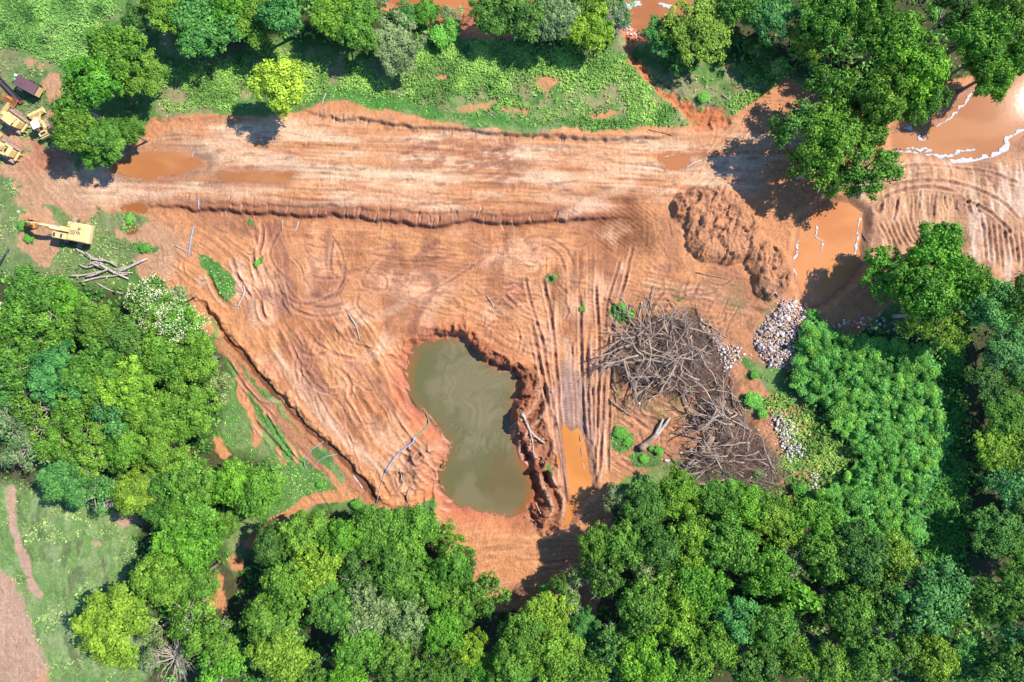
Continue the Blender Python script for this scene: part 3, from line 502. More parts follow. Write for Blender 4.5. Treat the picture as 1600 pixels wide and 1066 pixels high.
# ------------------------------------------------------------------ foliage and bark
def leaf_mat(name, trans=.16, rough=.55):
    m = bpy.data.materials.new(name); m.use_nodes = True; n = m.node_tree.nodes; l = m.node_tree.links; b = n['Principled BSDF']; out = n['Material Output']
    oi = n.new('ShaderNodeObjectInfo'); a = n.new('ShaderNodeAttribute'); a.attribute_name = 'leafvar'
    hs = n.new('ShaderNodeHueSaturation'); l.new(oi.outputs['Color'], hs.inputs['Color'])
    mr = n.new('ShaderNodeMapRange'); mr.inputs['To Min'].default_value = .30; mr.inputs['To Max'].default_value = 2.1; l.new(a.outputs['Fac'], mr.inputs['Value']); l.new(mr.outputs['Result'], hs.inputs['Value'])
    mh = n.new('ShaderNodeMapRange'); mh.inputs['To Min'].default_value = .52; mh.inputs['To Max'].default_value = .475; l.new(a.outputs['Fac'], mh.inputs['Value']); l.new(mh.outputs['Result'], hs.inputs['Hue'])
    l.new(hs.outputs['Color'], b.inputs['Base Color']); b.inputs['Roughness'].default_value = rough; b.inputs['Specular IOR Level'].default_value = .12
    t = n.new('ShaderNodeBsdfTranslucent'); l.new(hs.outputs['Color'], t.inputs['Color']); mx = n.new('ShaderNodeMixShader'); mx.inputs['Fac'].default_value = trans
    l.new(b.outputs[0], mx.inputs[1]); l.new(t.outputs[0], mx.inputs[2]); l.new(mx.outputs[0], out.inputs['Surface']); return m
M['leaf'] = leaf_mat('green leaves'); M['blossom'] = mat('cream blossom', (.62, .58, .36), .7, var=.2, scale=3)
M['bark'] = mat('grey bark', (.2, .17, .14), .9, var=.45, scale=5, bump=.02); M['deadwood'] = mat('bleached dead wood', (.43, .35, .285), .85, var=.5, scale=4, bump=.01)
M['brown_wood'] = mat('brown broken wood', (.30, .20, .135), .9, var=.6, scale=3, bump=.02)

def leaves(P, N, size, r, aspect=1.7):                # one rhombus per leaf
    n = len(P); N = N/np.linalg.norm(N, axis=1, keepdims=True); t = r.normal(size=(n, 3)); U = np.cross(N, t); U /= np.linalg.norm(U, axis=1, keepdims=True)+1e-9; Vv = np.cross(N, U)
    s = (size*r.uniform(.65, 1.35, n))[:, None]; a = U*s*.5*aspect; b = Vv*s*.5
    V = np.stack([P-a, P-b*1.0, P+a, P+b*1.0], 1).reshape(-1, 3); F = np.arange(4*n).reshape(n, 4); return V, F
def crown_mesh(name, seed, lobes=8, clumps=9, per=130, leaf=.055, spread=.62, lobe_r=.38, clump_r=.15, height=.62, fringe=.5, mats=None):
    r = np.random.RandomState(seed); Ps, Ns, Vs = [], [], []; tips = []
    cs = []
    for k in range(lobes):
        a = 2.399*k+r.uniform(-.5, .5); q = spread*math.sqrt((k+.35)/lobes)*r.uniform(.85, 1.15); cs.append((q*math.cos(a), q*math.sin(a), height*(1-.75*q*q)*r.uniform(.7, 1.05), lobe_r*r.uniform(.75, 1.2)))
    for (x, y, z, R) in cs:
        lv = r.uniform(-.12, .12)
        for j in range(clumps):
            v = r.normal(size=3); v[2] = abs(v[2])*1.0-.3; v /= np.linalg.norm(v); c = np.array([x, y, z])+v*R*np.array([1, 1, .62])*r.uniform(.72, 1.12)
            cr = clump_r*r.uniform(.65, 1.35); cv = r.uniform(0, 1); m = int(per*r.uniform(.7, 1.3)*(cr/clump_r)**2)
            u = r.normal(size=(m, 3)); u /= np.linalg.norm(u, axis=1, keepdims=True); u[:, 2] = np.where(u[:, 2] < -.2, -u[:, 2]*.6, u[:, 2])
            rad = cr*r.uniform(.35, 1.0, m)**.5*(1+fringe*(r.uniform(0, 1, m)**5)); P = c+u*rad[:, None]*np.array([1.1, 1.1, .75])
            Ps.append(P); Ns.append(u*.75+v*.35+np.array([0, 0, .45])+r.normal(size=(m, 3))*.42); Vs.append(np.clip(.45+lv+(cv-.5)*.35+r.normal(size=m)*.16+u[:, 2]*.05, 0, 1)); tips.append(c+v*cr*.9)
    P = np.concatenate(Ps); V, F = leaves(P, np.concatenate(Ns), leaf, r)
    return fast_mesh(name, V, F, mats or [M['leaf']], False, {'leafvar': np.repeat(np.concatenate(Vs), 4)}), cs, tips
class Tubes:
    def __init__(s): s.V = []; s.F = []; s.n = 0; s.T = []
    def add(s, pts, rads, sides=5, cap=True):
        P = np.asarray(pts, float); n = len(P); T = np.gradient(P, axis=0); T /= np.linalg.norm(T, axis=1, keepdims=True)+1e-9
        ref = np.array([0, 0, 1.]) if abs(T[0, 2]) < .8 else np.array([1., 0, 0]); U = np.cross(T, ref); U /= np.linalg.norm(U, axis=1, keepdims=True)+1e-9; W_ = np.cross(T, U)
        a = np.arange(sides)*2*math.pi/sides; ring = U[:, None, :]*np.cos(a)[None, :, None]+W_[:, None, :]*np.sin(a)[None, :, None]
        V = (P[:, None, :]+ring*np.asarray(rads, float)[:, None, None]).reshape(-1, 3); base = s.n; s.V.append(V); s.n += len(V)
        i = np.arange(n-1)[:, None]*sides+np.arange(sides)[None, :]; j = np.arange(n-1)[:, None]*sides+(np.arange(sides)[None, :]+1) % sides
        s.F.append((np.stack([i, j, j+sides, i+sides], -1).reshape(-1, 4)+base))
        if cap:
            for e in (0, (n-1)*sides):
                s.V.append(P[0 if e == 0 else -1][None, :]); c = s.n; s.n += 1
                s.T.append(np.array([[base+e+k, base+e+(k+1) % sides, c] if e else [base+e+(k+1) % sides, base+e+k, c] for k in range(sides)]))
        return s
    def mesh(s, name, m, smooth=True):
        return fast_mesh(name, np.concatenate(s.V), [np.concatenate(s.F)]+([np.concatenate(s.T)] if s.T else []), [m], smooth)
def wander(p0, p1, n, amp, r):
    p0 = np.array(p0, float); p1 = np.array(p1, float); t = np.linspace(0, 1, n)[:, None]; L = np.linalg.norm(p1-p0); off = r.normal(size=(n, 3))*amp*L; off[0] = 0; off[-1] *= .3; off = np.cumsum(off, 0)*.35; off -= t*off[-1]; return p0+(p1-p0)*t+off
def trunk_mesh(name, cs, seed, m, sticks=0):           # unit tree: crown radius 1, crown base about z = -.55
    r = np.random.RandomState(seed); T = Tubes(); T.add([(0, 0, -1.1), (.02, 0, -.6), (0, .02, -.2), (.02, .01, .05)], [.085, .062, .052, .04], 8)
    for (x, y, z, R) in cs:
        p = wander((0, 0, -.35+.3*r.rand()), (x, y, z), 5, .06, r); T.add(p, np.linspace(.035, .012, 5), 5)
        for k in range(3):
            v = r.normal(size=3); v /= np.linalg.norm(v); v[2] = abs(v[2]); T.add(wander(p[3], np.array([x, y, z])+v*R*.8, 4, .07, r), np.linspace(.014, .005, 4), 4)
    for k in range(sticks):                            # bare limbs that poke out of the leaves
        x, y, z, R = cs[r.randint(len(cs))]; a = r.uniform(0, 6.28); st_ = np.array([x, y, z+R*.45]); e = st_+np.array([math.cos(a), math.sin(a), .25])*r.uniform(.2, .45); p = wander(st_, e, 5, .08, r); T.add(p, np.linspace(.018, .006, 5), 4)
        for q in range(2): T.add(wander(p[2+q], p[2+q]+np.array([math.cos(a+r.uniform(-1, 1)), math.sin(a+r.uniform(-1, 1)), .15])*.2, 3, .05, r), [.009, .006, .003], 3)
    return T.mesh(name, m)
KINDS = {}
KINDS_ = 0
def kind(key, nvar, bark='bark', sticks=0, **kw):
    L = []
    for v in range(nvar):
        me, cs, tips = crown_mesh('crown', hash_(key)+v*17, **kw); L.append((me, trunk_mesh('trunk', cs, hash_(key)+v, M[bark], sticks), cs, tips))
    KINDS[key] = L
def hash_(s): return sum(ord(c)*(i+3) for i, c in enumerate(s))
kind('oak', 4, lobes=10, clumps=22, per=60, leaf=.043, lobe_r=.34, clump_r=.105, fringe=1.0)
kind('broad', 3, lobes=14, clumps=16, per=54, leaf=.042, spread=.76, lobe_r=.27, clump_r=.10, fringe=1.0)
kind('open', 3, 'deadwood', 9, lobes=11, clumps=13, per=38, leaf=.047, spread=.8, lobe_r=.27, clump_r=.105, fringe=1.5)
kind('fine', 2, lobes=11, clumps=11, per=130, leaf=.042, spread=.66, lobe_r=.34, clump_r=.11, fringe=.9)
kind('grey', 2, 'deadwood', 26, lobes=9, clumps=6, per=34, leaf=.055, spread=.72, lobe_r=.33, clump_r=.12, fringe=1.4)
kind('bush', 3, lobes=5, clumps=7, per=34, leaf=.13, spread=.5, lobe_r=.42, clump_r=.22, height=.5)
def blossom_mesh(tips, seed):
    r = np.random.RandomState(seed); P = []
    for t in tips:
        if t[2] > .1 and r.rand() < .8:
            m = 16; u = r.normal(size=(m, 3)); u /= np.linalg.norm(u, axis=1, keepdims=True); u[:, 2] = np.abs(u[:, 2]); P.append(t+u*.14*np.array([1, 1, .6])-np.array([0, 0, .03]))
    P = np.concatenate(P); V, F = leaves(P, np.array([[0, 0, 1.]])+r.normal(size=(len(P), 3))*.5, .034, r, 1.1); return fast_mesh('blossom', V, F, [M['blossom']])
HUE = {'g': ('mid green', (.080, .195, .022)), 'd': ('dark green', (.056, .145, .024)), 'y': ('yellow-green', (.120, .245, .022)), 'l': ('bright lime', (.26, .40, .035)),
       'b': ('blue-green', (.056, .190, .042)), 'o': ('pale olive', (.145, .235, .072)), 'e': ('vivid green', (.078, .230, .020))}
rt = random.Random(99)
def tree(px, py, r, hgt, k, hue, text, name=None, cat='tree'):
    if py < 125 and 200 < px < 1255 and px != 440: hgt *= .66; py -= 5
    if 1190 < px < 1410 and 130 < py < 300: hgt *= 1.12
    if 1340 < px < 1410 and 380 < py < 470: hgt *= .85
    if px > 1500 and 480 < py < 900: hgt *= .58; px += 20
    rad = r*S*1.02; x, y = at(px, py, hgt*.75); rad *= (CAM_H-hgt*.75)/CAM_H; z0 = gz(x, y); crown, trunk, cs, tips = KINDS[k][rt.randrange(len(KINDS[k]))]
    nm = name or ('tree' if r > 22 else 'shrub'); e = bpy.data.objects.new(nm, None); COL.objects.link(e); e.location = (x, y, z0); e.rotation_euler = (0, 0, 0)
    word, c = HUE[hue]; e['label'] = (word+' '+text)[:150]; e['category'] = cat if nm == 'tree' else 'shrub'
    vz = hgt*.52; cr = bpy.data.objects.new('crown', crown); COL.objects.link(cr); cr.parent = e; j = [rt.uniform(.88, 1.14) for _ in range(3)]; cr.color = (c[0]*j[0]*j[1]*1.0, c[1]*j[1]*.94, c[2]*j[2]*.95, 1)
    sx, sy = rad*rt.uniform(.95, 1.1), rad*rt.uniform(.95, 1.1); cr.location = (0, 0, hgt*.52); cr.scale = (sx, sy, max(hgt*.52/.85, rad*.55)); cr.rotation_euler = (rt.uniform(-.08, .08), rt.uniform(-.08, .08), rt.uniform(0, 6.28))
    t = bpy.data.objects.new('trunk', trunk); COL.objects.link(t); t.parent = e; t.location = (0, 0, hgt*.52); t.scale = (sx, sy, hgt*.5); t.rotation_euler = (0, 0, cr.rotation_euler[2]); return e, cr, tips
# ------------------------------------------------------------------ trees: photo x, y, crown radius, height, kind, hue, label
TREES = [
(185,85,52,9,'oak','g','domed crown over the northern half of the clump east of the parked machines'),
(215,118,46,10,'broad','g','crown facing the grass strip in the clump east of the parked machines'),
(150,125,46,9,'oak','e','crown in the middle of the clump east of the parked machines'),
(120,165,36,8,'open','g','thin crown touching the yellow track loader'),
(118,205,38,8,'oak','g','crown at the yard side of the clump, beside the leaf-flecked ground'),
(168,218,36,7,'fine','g','feathery crown above the end of the long road puddle'),
(206,208,22,6,'oak','g','small round crown nearest the road in the clump by the machines'),
(150,245,26,5,'open','e','low ragged crown between the machines clump and the road puddle'),
(262,20,40,11,'broad','y','crown first from the weedy corner along the top edge'),
(318,42,58,12,'oak','b','large crown casting the deep blue shadow above the grass strip'),
(352,8,42,12,'oak','e','crown cut by the top edge above the large blue-green one'),
(395,30,52,11,'broad','g','crown north of the lone lime tree, against the top edge'),
(440,22,40,10,'oak','b','crown between the lone lime tree and the top edge'),
(215,35,26,7,'open','d','shaded small crown beside the weedy corner at the top'),
(440,132,50,10,'oak','l','lone tree standing by itself at the north edge of the haul road'),
(525,30,44,10,'oak','y','crown with golden tips left of the orange river bend'),
(560,48,42,10,'broad','g','crown between the golden-tipped one and the olive one by the river'),
(545,8,34,9,'oak','g','crown touching the top edge west of the river bend'),
(622,78,46,8,'fine','o','feathery low crown leaning over the weeds south of the river bend'),
(590,12,26,7,'open','o','wispy crown at the west bank of the river bend'),
(632,25,24,5,'oak','b','compact bush-like crown on the river bank'),
(660,20,24,6,'oak','e','bright small crown reaching into the orange river'),
(700,28,22,4,'grey','o','half-bare scraggly bush beside the orange river'),
(775,30,40,10,'oak','d','shaded crown east of the red river beach'),
(822,30,46,11,'broad','d','dark crown between the red beach and the pale willow-like tree'),
(868,38,42,11,'fine','o','willow-like crown hanging over the weed bank'),
(905,12,36,10,'oak','g','crown touching the top edge beside the willow-like tree'),
(922,52,42,9,'oak','y','golden green crown right of the willow-like tree'),
(965,30,28,7,'grey','b','thin half-bare crown beside the white boulders'),
(950,5,30,7,'fine','o','wispy crown cut by the top edge, left of the white foam'),
(1035,62,32,6,'broad','b','low dark crown beside the red gully'),
(1095,48,58,10,'broad','y','big spreading crown east of the red gully'),
(1060,95,26,4,'bush','d','low bush crown in the shade beside the gully'),
(1150,12,38,11,'oak','g','crown at the top edge right of the big golden green one'),
(1205,30,46,12,'fine','b','smooth teal crown among the trees of the top edge'),
(1190,85,26,5,'open','d','low shaded crown where the grass bank ends at the trees'),
(1262,70,34,8,'oak','y','golden crown wedged between taller crowns at the top'),
(1300,25,46,12,'broad','g','tall crown at the top edge above the golden one'),
(1355,20,40,12,'oak','g','crown at the top edge left of the small clearing'),
(1390,62,52,11,'oak','e','crown just south of the small clearing at the top'),
(1428,110,58,12,'broad','e','largest crown of the grove west of the wide brown pool'),
(1440,160,40,10,'oak','g','crown overhanging the sand spit of the wide brown pool'),
(1382,150,44,11,'oak','g','crown between the largest of the grove and the pale spreading tree'),
(1300,145,46,9,'open','g','loose pale crown where the haul road meets the trees'),
(1245,195,44,9,'open','g','thin crown throwing lacy shadow over the road fork'),
(1300,215,54,10,'broad','y','spreading crown in the middle of the group above the orange channel'),
(1360,262,48,9,'open','g','loose crown at the south-east of the group above the orange channel'),
(1275,262,40,8,'open','g','thin crown at the south-west of the group above the orange channel'),
(1355,195,40,9,'oak','g','crown touching the shore of the wide brown pool from the west'),
(1320,285,32,7,'open','g','lowest crown overhanging the orange channel'),
(1490,18,32,10,'open','d','dark sparse crown right of the small clearing at the top'),
(1525,55,50,12,'oak','e','tall crown north of the wide brown pool'),
(1570,25,44,12,'open','g','crown in the top right corner with a grey limb showing'),
(1555,112,44,10,'broad','e','crown leaning over the wide brown pool'),
(1597,90,30,10,'oak','g','crown cut by the frame edge above the wide brown pool'),
(1530,90,36,10,'oak','g','crown between the two tall ones north of the wide brown pool'),
# east side
(1460,390,48,11,'oak','e','round crown jutting over the rutted sand flat'),
(1392,430,48,10,'broad','e','crown leaning towards the orange channel'),
(1440,450,52,12,'oak','e','central crown of the big group south of the rutted sand flat'),
(1500,430,44,11,'oak','g','crown east of the centre of the group below the rutted sand flat'),
(1440,492,40,10,'open','y','crown with yellowish tips above the shaded stone line'),
(1478,510,44,9,'fine','y','smooth yellow-tipped crown north of the sapling thicket'),
(1538,480,44,11,'fine','b','teal crown where the sand flat meets the eastern forest'),
(1585,470,40,12,'open','d','dark crown at the frame edge beneath the sand flat'),
(1560,545,46,12,'broad','b','teal crown in the shaded eastern forest north part'),
(1598,590,42,12,'oak','d','shadowed crown at the frame edge beside the teal one'),
(1530,600,38,11,'open','d','shadowed crown along the dark strip east of the thicket'),
(1560,650,46,12,'broad','g','crown halfway down the eastern forest edge'),
(1595,700,44,12,'oak','y','yellow-tipped crown at the frame edge halfway down'),
(1535,700,40,11,'oak','y','golden crown beside the dark strip east of the thicket'),
(1560,762,40,11,'open','b','teal broken crown below the golden one in the eastern forest'),
(1598,800,40,12,'oak','d','nearly black crown at the frame edge'),
(1540,830,42,12,'broad','d','dark crown south of the teal broken one'),
(1588,868,42,12,'oak','g','crown at the frame edge in the shaded south-east'),
(1560,930,46,12,'broad','d','deeply shaded crown right of the large teal dome'),
(1598,975,42,12,'open','b','teal crown at the frame edge near the lower right corner'),
(1570,1040,48,12,'oak','d','dark crown in the lower right corner'),
# south-east forest
(1452,930,60,12,'fine','b','large teal dome, the broadest crown of the south-east forest'),
(1395,870,40,10,'oak','y','yellowish crown just above the large teal dome'),
(1380,935,44,11,'open','d','dark crown left of the large teal dome'),
(1510,1025,40,9,'fine','b','pale teal crown with frosted tips below the large teal dome'),
(1455,1020,42,10,'oak','y','golden crown directly below the large teal dome'),
(1400,1010,38,10,'open','g','crown below left of the large teal dome'),
(1350,1020,50,11,'broad','g','crown on the lower edge two crowns left of the golden one'),
(1290,1040,42,10,'oak','g','crown on the lower edge beside the dark gap'),
(1320,950,42,11,'oak','g','crown in the middle of the south-east forest right of the vivid one'),
(1245,935,36,10,'bush','e','vivid leafy crown in the middle of the south-east forest'),
(1340,865,48,11,'oak','d','dark crown south of the sapling thicket'),
(1290,870,44,11,'broad','g','crown south of the thicket left of the dark one'),
(1270,815,46,9,'broad','g','crown at the south-west corner of the thicket'),
(1215,812,42,8,'fine','y','soft yellowish crown under the end of the brushwood heap'),
(1235,880,36,9,'grey','o','half-bare crown with grey twigs in the south-east forest'),
(1170,790,40,8,'broad','e','bright crown touching the brushwood heap from below'),
(1120,780,40,8,'oak','g','crown touching the tips of the uprooted tree'),
(1060,772,40,8,'broad','g','crown directly below the fallen forked trunk'),
(1005,782,42,8,'oak','d','crown at the forest edge right of the orange track puddle'),
(962,775,24,6,'grey','o','half-bare crown leaning over the orange track puddle'),
(1140,850,50,11,'oak','g','crown second row behind the brushwood heap'),
(1195,890,44,11,'oak','e','crown left of the grey twiggy one'),
(1078,840,44,10,'fine','y','soft crown second row from the brush pile'),
(1025,850,42,10,'oak','d','crown second row right of the road end'),
(975,850,40,10,'broad','g','crown at the forest edge beside the shaded road end'),
(935,850,34,9,'broad','g','crown leaning furthest over the shaded road end'),
(945,900,40,10,'open','d','dark crown behind the flowering ones'),
(1040,905,44,10,'open','g','crown with bare reddish soil showing beneath it'),
(1090,915,46,10,'oak','e','bright crown in the middle of the southern forest'),
(1000,940,46,11,'oak','g','crown south of the second flowering tree'),
(1150,965,42,10,'fine','b','pale teal crown in the middle of the southern forest'),
(1200,975,42,11,'oak','g','crown right of the pale teal one'),
(1055,965,46,11,'broad','y','yellowish crown left of the pale teal one'),
(1110,1010,48,11,'broad','g','crown below the pale teal one'),
(1180,1040,46,11,'oak','d','dark crown on the lower edge under the pale teal one'),
(1010,1030,50,11,'oak','e','bright leafy crown on the lower edge'),
(960,1010,42,10,'open','d','dark crown left of the bright leafy one on the lower edge'),
(1238,1020,38,10,'open','g','crown beside the dark gap on the lower edge'),
(1070,1060,40,10,'oak','g','crown cut by the lower edge right of the bright leafy one'),
(910,975,28,7,'fine','b','small teal crown in the dark hollow'),
(880,925,28,7,'open','d','low crown at the shaded tip of the road end'),
(850,960,40,9,'oak','y','yellowish crown left of the small teal one'),
(815,990,46,10,'oak','g','crown under the logs at the road end'),
(865,1020,46,10,'broad','y','yellowish crown below the small teal one'),
(800,1045,42,10,'oak','g','crown on the lower edge below the road end'),
(915,1050,38,10,'open','g','crown on the lower edge below the dark hollow'),
# south forest, west half
(735,1010,30,8,'oak','y','small golden crown beside the dark pit in the southern forest'),
(760,1050,34,8,'broad','e','crown on the lower edge below the small golden one'),
(700,1045,36,9,'open','g','crown on the lower edge beside a rusty patch'),
(755,930,38,9,'open','g','crown reaching for the timber at the road end'),
(718,945,40,9,'fine','g','feathery crown west of the timber at the road end'),
(705,885,42,9,'oak','g','crown at the corner of the bare southern road'),
(690,835,28,6,'open','g','thin crown on the path south-west of the pond'),
(640,835,48,9,'broad','g','crown at the forest edge nearest the ditch end'),
(585,830,46,9,'oak','g','crown at the forest edge left of the ditch end'),
(540,840,36,9,'oak','e','bright crown near the pale path bend'),
(480,835,46,9,'broad','g','crown under the pale path left of the bright one'),
(425,850,34,8,'oak','d','dark crown where the pale path enters the forest'),
(500,885,42,10,'oak','y','yellowish crown in the west half of the southern forest'),
(620,890,44,10,'oak','g','crown second row below the ditch end'),
(562,890,40,9,'open','d','dark crown around a gap with bare soil'),
(670,915,38,9,'broad','g','crown left of the deepest dark gap'),
(455,910,46,10,'oak','g','crown at the shadowed lane, upper one'),
(425,960,46,10,'broad','g','crown at the shadowed lane, middle one'),
(440,1020,48,10,'oak','y','crown at the shadowed lane, lowest one'),
(520,945,44,10,'fine','g','feathery crown between the shadowed lane and the dark gap'),
(580,950,46,10,'oak','o','crown with a patch of pale flowers on its tip'),
(640,965,44,10,'broad','o','light crown below the deepest dark gap'),
(690,985,40,10,'oak','e','crown left of the small golden one'),
(560,1010,48,10,'oak','g','crown on the third row west of the small golden one'),
(620,1030,46,10,'fine','g','feathery crown near the lower edge, centre left'),
(545,1060,36,10,'oak','e','crown cut by the lower edge, centre left'),
(665,1060,34,10,'open','d','dark crown cut by the lower edge near the rusty patch'),
(490,1055,34,9,'open','g','crown cut by the lower edge beside the shadowed lane'),
# south-west
(180,975,66,10,'broad','y','big lone-looking oak jutting into the pale meadow'),
(255,905,46,10,'oak','g','crown north-east of the big yellow oak'),
(292,850,52,10,'broad','e','crown at the head of the meadow row'),
(310,905,42,9,'oak','g','crown right of the meadow row, above the red soil gap'),
(292,960,42,9,'grey','g','half-bare crown between the oak and the red soil gap'),
(330,1000,44,9,'open','g','sparse crown with soil showing through it'),
(345,1045,42,9,'open','e','sparse crown on the lower edge beside the shadowed lane'),
(240,990,24,7,'grey','o','grey twiggy crown touching the big yellow oak'),
(238,1030,22,5,'grey','o','wispy half-dead shrub beside the bleached bare tree'),
(300,800,46,9,'oak','g','crown joining the western forest to the meadow row'),
(255,800,30,8,'oak','d','dark crown overhanging the meadow corner'),
(355,815,26,6,'oak','g','small crown beside the grassy clearing'),
# west forest
(55,455,46,9,'oak','g','crown below the black pipe at the forest top'),
(108,470,36,8,'oak','e','crown directly below the bleached log pile'),
(30,500,42,9,'open','g','crown beside the pale slab with bare limbs in it'),
(85,515,42,9,'open','g','crown with a long white bare limb'),
(150,500,44,9,'oak','g','crown west of the white-flowering tree'),
(202,530,40,9,'oak','d','crown in the shade of the white-flowering tree'),
(35,580,44,9,'open','g','crown at the west frame edge, third down'),
(92,585,50,10,'fine','b','teal tinted crown in the middle of the western forest'),
(155,585,54,10,'oak','g','crown in the middle of the western forest'),
(205,600,48,10,'fine','y','yellow-freckled crown in the middle of the western forest'),
(262,560,46,9,'oak','g','crown south of the white-flowering tree'),
(312,560,44,9,'oak','g','crown east of the others facing the earth ditch'),
(332,600,32,7,'open','o','thin crown at the grass beside the earth ditch'),
(295,640,46,9,'broad','g','crown facing the grass strip, below the ditch-side one'),
(240,650,42,9,'oak','g','crown next to the brown hollow in the western forest'),
(185,650,44,9,'open','b','teal thin crown above the brown hollow'),
(120,640,48,9,'open','g','crown with many bare limbs in the western forest'),
(60,640,44,8,'grey','g','half-bare crown at the western edge'),
(20,655,36,7,'grey','o','grey scraggly crown at the frame edge'),
(35,700,40,7,'grey','o','grey half-dead crown above the pale meadow'),
(85,690,34,8,'open','g','crown beside the rusty gap in the western forest'),
(140,700,46,9,'open','g','crown south of the brown hollow'),
(205,700,38,9,'oak','g','crown below right of the brown hollow'),
(255,700,42,9,'broad','g','crown in the south part of the western forest'),
(105,752,44,8,'oak','b','crown casting its shadow on the meadow'),
(160,765,36,8,'grey','b','half-bare crown with a fan of grey twigs'),
(215,765,40,8,'oak','y','yellowish crown at the south end of the western forest'),
(265,755,38,8,'open','g','crown second last at the south end of the western forest'),
(310,748,40,8,'oak','g','crown at the south-east end of the western forest'),
(362,755,42,8,'oak','e','bright crown of the pair standing in the grass'),
(408,768,42,8,'oak','g','outer crown of the pair standing in the grass'),
(5,540,34,8,'open','g','crown cut by the west frame edge'),
(10,610,30,8,'open','b','teal crown cut by the west frame edge'),
(1470,955,30,9,'oak','g','crown wedged under the large teal dome'),
]
for tpl in TREES: tree(*tpl)
for (px, py, r, h, txt) in ((240,478,44,8,'crown covered in white blossom at the corner below the excavator'), (282,505,44,8,'crown covered in white blossom beside the earth ditch'), (285,462,18,6,'small crown dotted with blossom at the tip of the flowering pair'),
                            (905,897,18,7,'small crown of cream blossom beside the shaded road end'), (944,906,18,7,'second small crown of cream blossom, further from the road end'), (885,935,22,7,'low crown with faded blossom in the dark hollow'),
                            (912,1055,16,7,'small cream blossom crown at the lower edge'), (1010,890,22,9,'crown sprinkled with cream blossom inside the southern forest'), (620,945,16,9,'little crown topped with faded cream flowers')):
    e, cr, tips = tree(px, py, r, h, 'oak', 'g', txt, name='flowering_tree', cat='tree'); e['category'] = 'tree'; b = bpy.data.objects.new('blossom', blossom_mesh(tips, px)); COL.objects.link(b)
    b.parent = e; b.location = cr.location; b.scale = cr.scale; b.rotation_euler = cr.rotation_euler
# dead trees: nothing but branches
def dead_tree(px, py, r, h, txt, seed, n=34, lean=None):
    rr_ = np.random.RandomState(seed); x, y = at(px, py, h*.7); e = bpy.data.objects.new('dead_tree', None); COL.objects.link(e); e.location = (x, y, gz(x, y)); e['label'] = txt; e['category'] = 'dead tree'
    T = Tubes().add([(0, 0, -.2), (.1, 0, h*.25), (0, .1, h*.5)], [.28, .22, .16], 7); put('trunk', T.mesh('trunk', M['deadwood']), parent=e); T = Tubes(); R = r*S
    for k in range(n):
        a = (lean if lean is not None else rr_.uniform(0, 6.28))+(rr_.normal()*.75 if lean is not None else 0); p = wander((0, 0, h*rr_.uniform(.3, .5)), (R*rr_.uniform(.6, 1)*math.cos(a), R*rr_.uniform(.6, 1)*math.sin(a), h*rr_.uniform(.6, 1)), 6, .07, rr_); T.add(p, np.linspace(.1, .02, 6), 4)
        for q in range(4):
            s_ = p[rr_.randint(2, 6)]; b2 = a+rr_.uniform(-1, 1); T.add(wander(s_, s_+np.array([math.cos(b2), math.sin(b2), .2])*R*rr_.uniform(.15, .4), 4, .07, rr_), [.035, .028, .02, .012], 3)
    put('branches', T.mesh('branches', M['deadwood']), parent=e)
dead_tree(268,1032,34,6,'bleached bare tree fan beside the big yellow oak',1, 40)
dead_tree(172,768,26,7,'grey bare branches fanning over the meadow-side crown',2, 18, -1.1)
dead_tree(10,650,34,6,'long pale bare limbs at the west frame edge',3, 12, .3)
dead_tree(205,545,14,9,'white bare twigs standing out of the western forest',4, 8)
dead_tree(966,38,20,7,'silvery bare twigs beside the white boulders',5, 20)
dead_tree(1222,885,20,9,'grey bare twig tuft inside the south-east forest',6, 22)
dead_tree(1055,858,14,8,'pinkish bare twig tuft behind the brush pile',7, 14)
dead_tree(700,905,16,8,'small silver bare crown at the corner of the southern road',8, 14)
dead_tree(1590,18,24,11,'grey bare limbs in the top right corner',9, 9, 2.6)
dead_tree(185,632,26,9,'thin silver branches above the brown hollow',10, 12)

# ------------------------------------------------------------------ sapling thicket: one shrub, copied
THICK = [(1262,500),(1285,505),(1300,520),(1345,530),(1400,535),(1440,545),(1462,580),(1466,640),(1478,660),(1474,700),(1450,745),(1432,790),(1440,830),(1420,850),(1380,840),(1330,835),(1290,815),(1262,800),(1262,770),(1300,762),(1330,740),(1350,715),(1318,680),(1300,650),(1290,632),(1262,624),(1240,600),(1246,540)]
sap = []
for v in range(3):
    me, cs, tips = crown_mesh('crown', 900+v, lobes=5, clumps=8, per=30, leaf=.12, spread=.45, lobe_r=.45, clump_r=.26, height=.6); sap.append((me, Tubes().add([(0, 0, -1.2), (.03, 0, -.5), (0, 0, .2)], [.05, .04, .02], 5).mesh('stem', M['bark'])))
def shrub(px, py, rad, hgt, c, label, group=None, name='shrub'):
    x, y = at(px, py, hgt*.8); e = bpy.data.objects.new(name, None); COL.objects.link(e); e.location = (x, y, gz(x, y)); e['label'] = label; e['category'] = 'shrub'
    if group: e['group'] = group
    me, stm = sap[rt.randrange(3)]; a = bpy.data.objects.new('crown', me); COL.objects.link(a); a.parent = e; a.location = (0, 0, hgt*.5); a.scale = (rad, rad, hgt*.45); a.rotation_euler = (0, 0, rt.uniform(0, 6.28)); j = rt.uniform(.8, 1.25); a.color = (c[0]*j, c[1]*j, c[2]*j, 1)
    b = bpy.data.objects.new('stem', stm); COL.objects.link(b); b.parent = e; b.location = (0, 0, hgt*.5); b.scale = (max(rad, .4), max(rad, .4), hgt*.45); return e
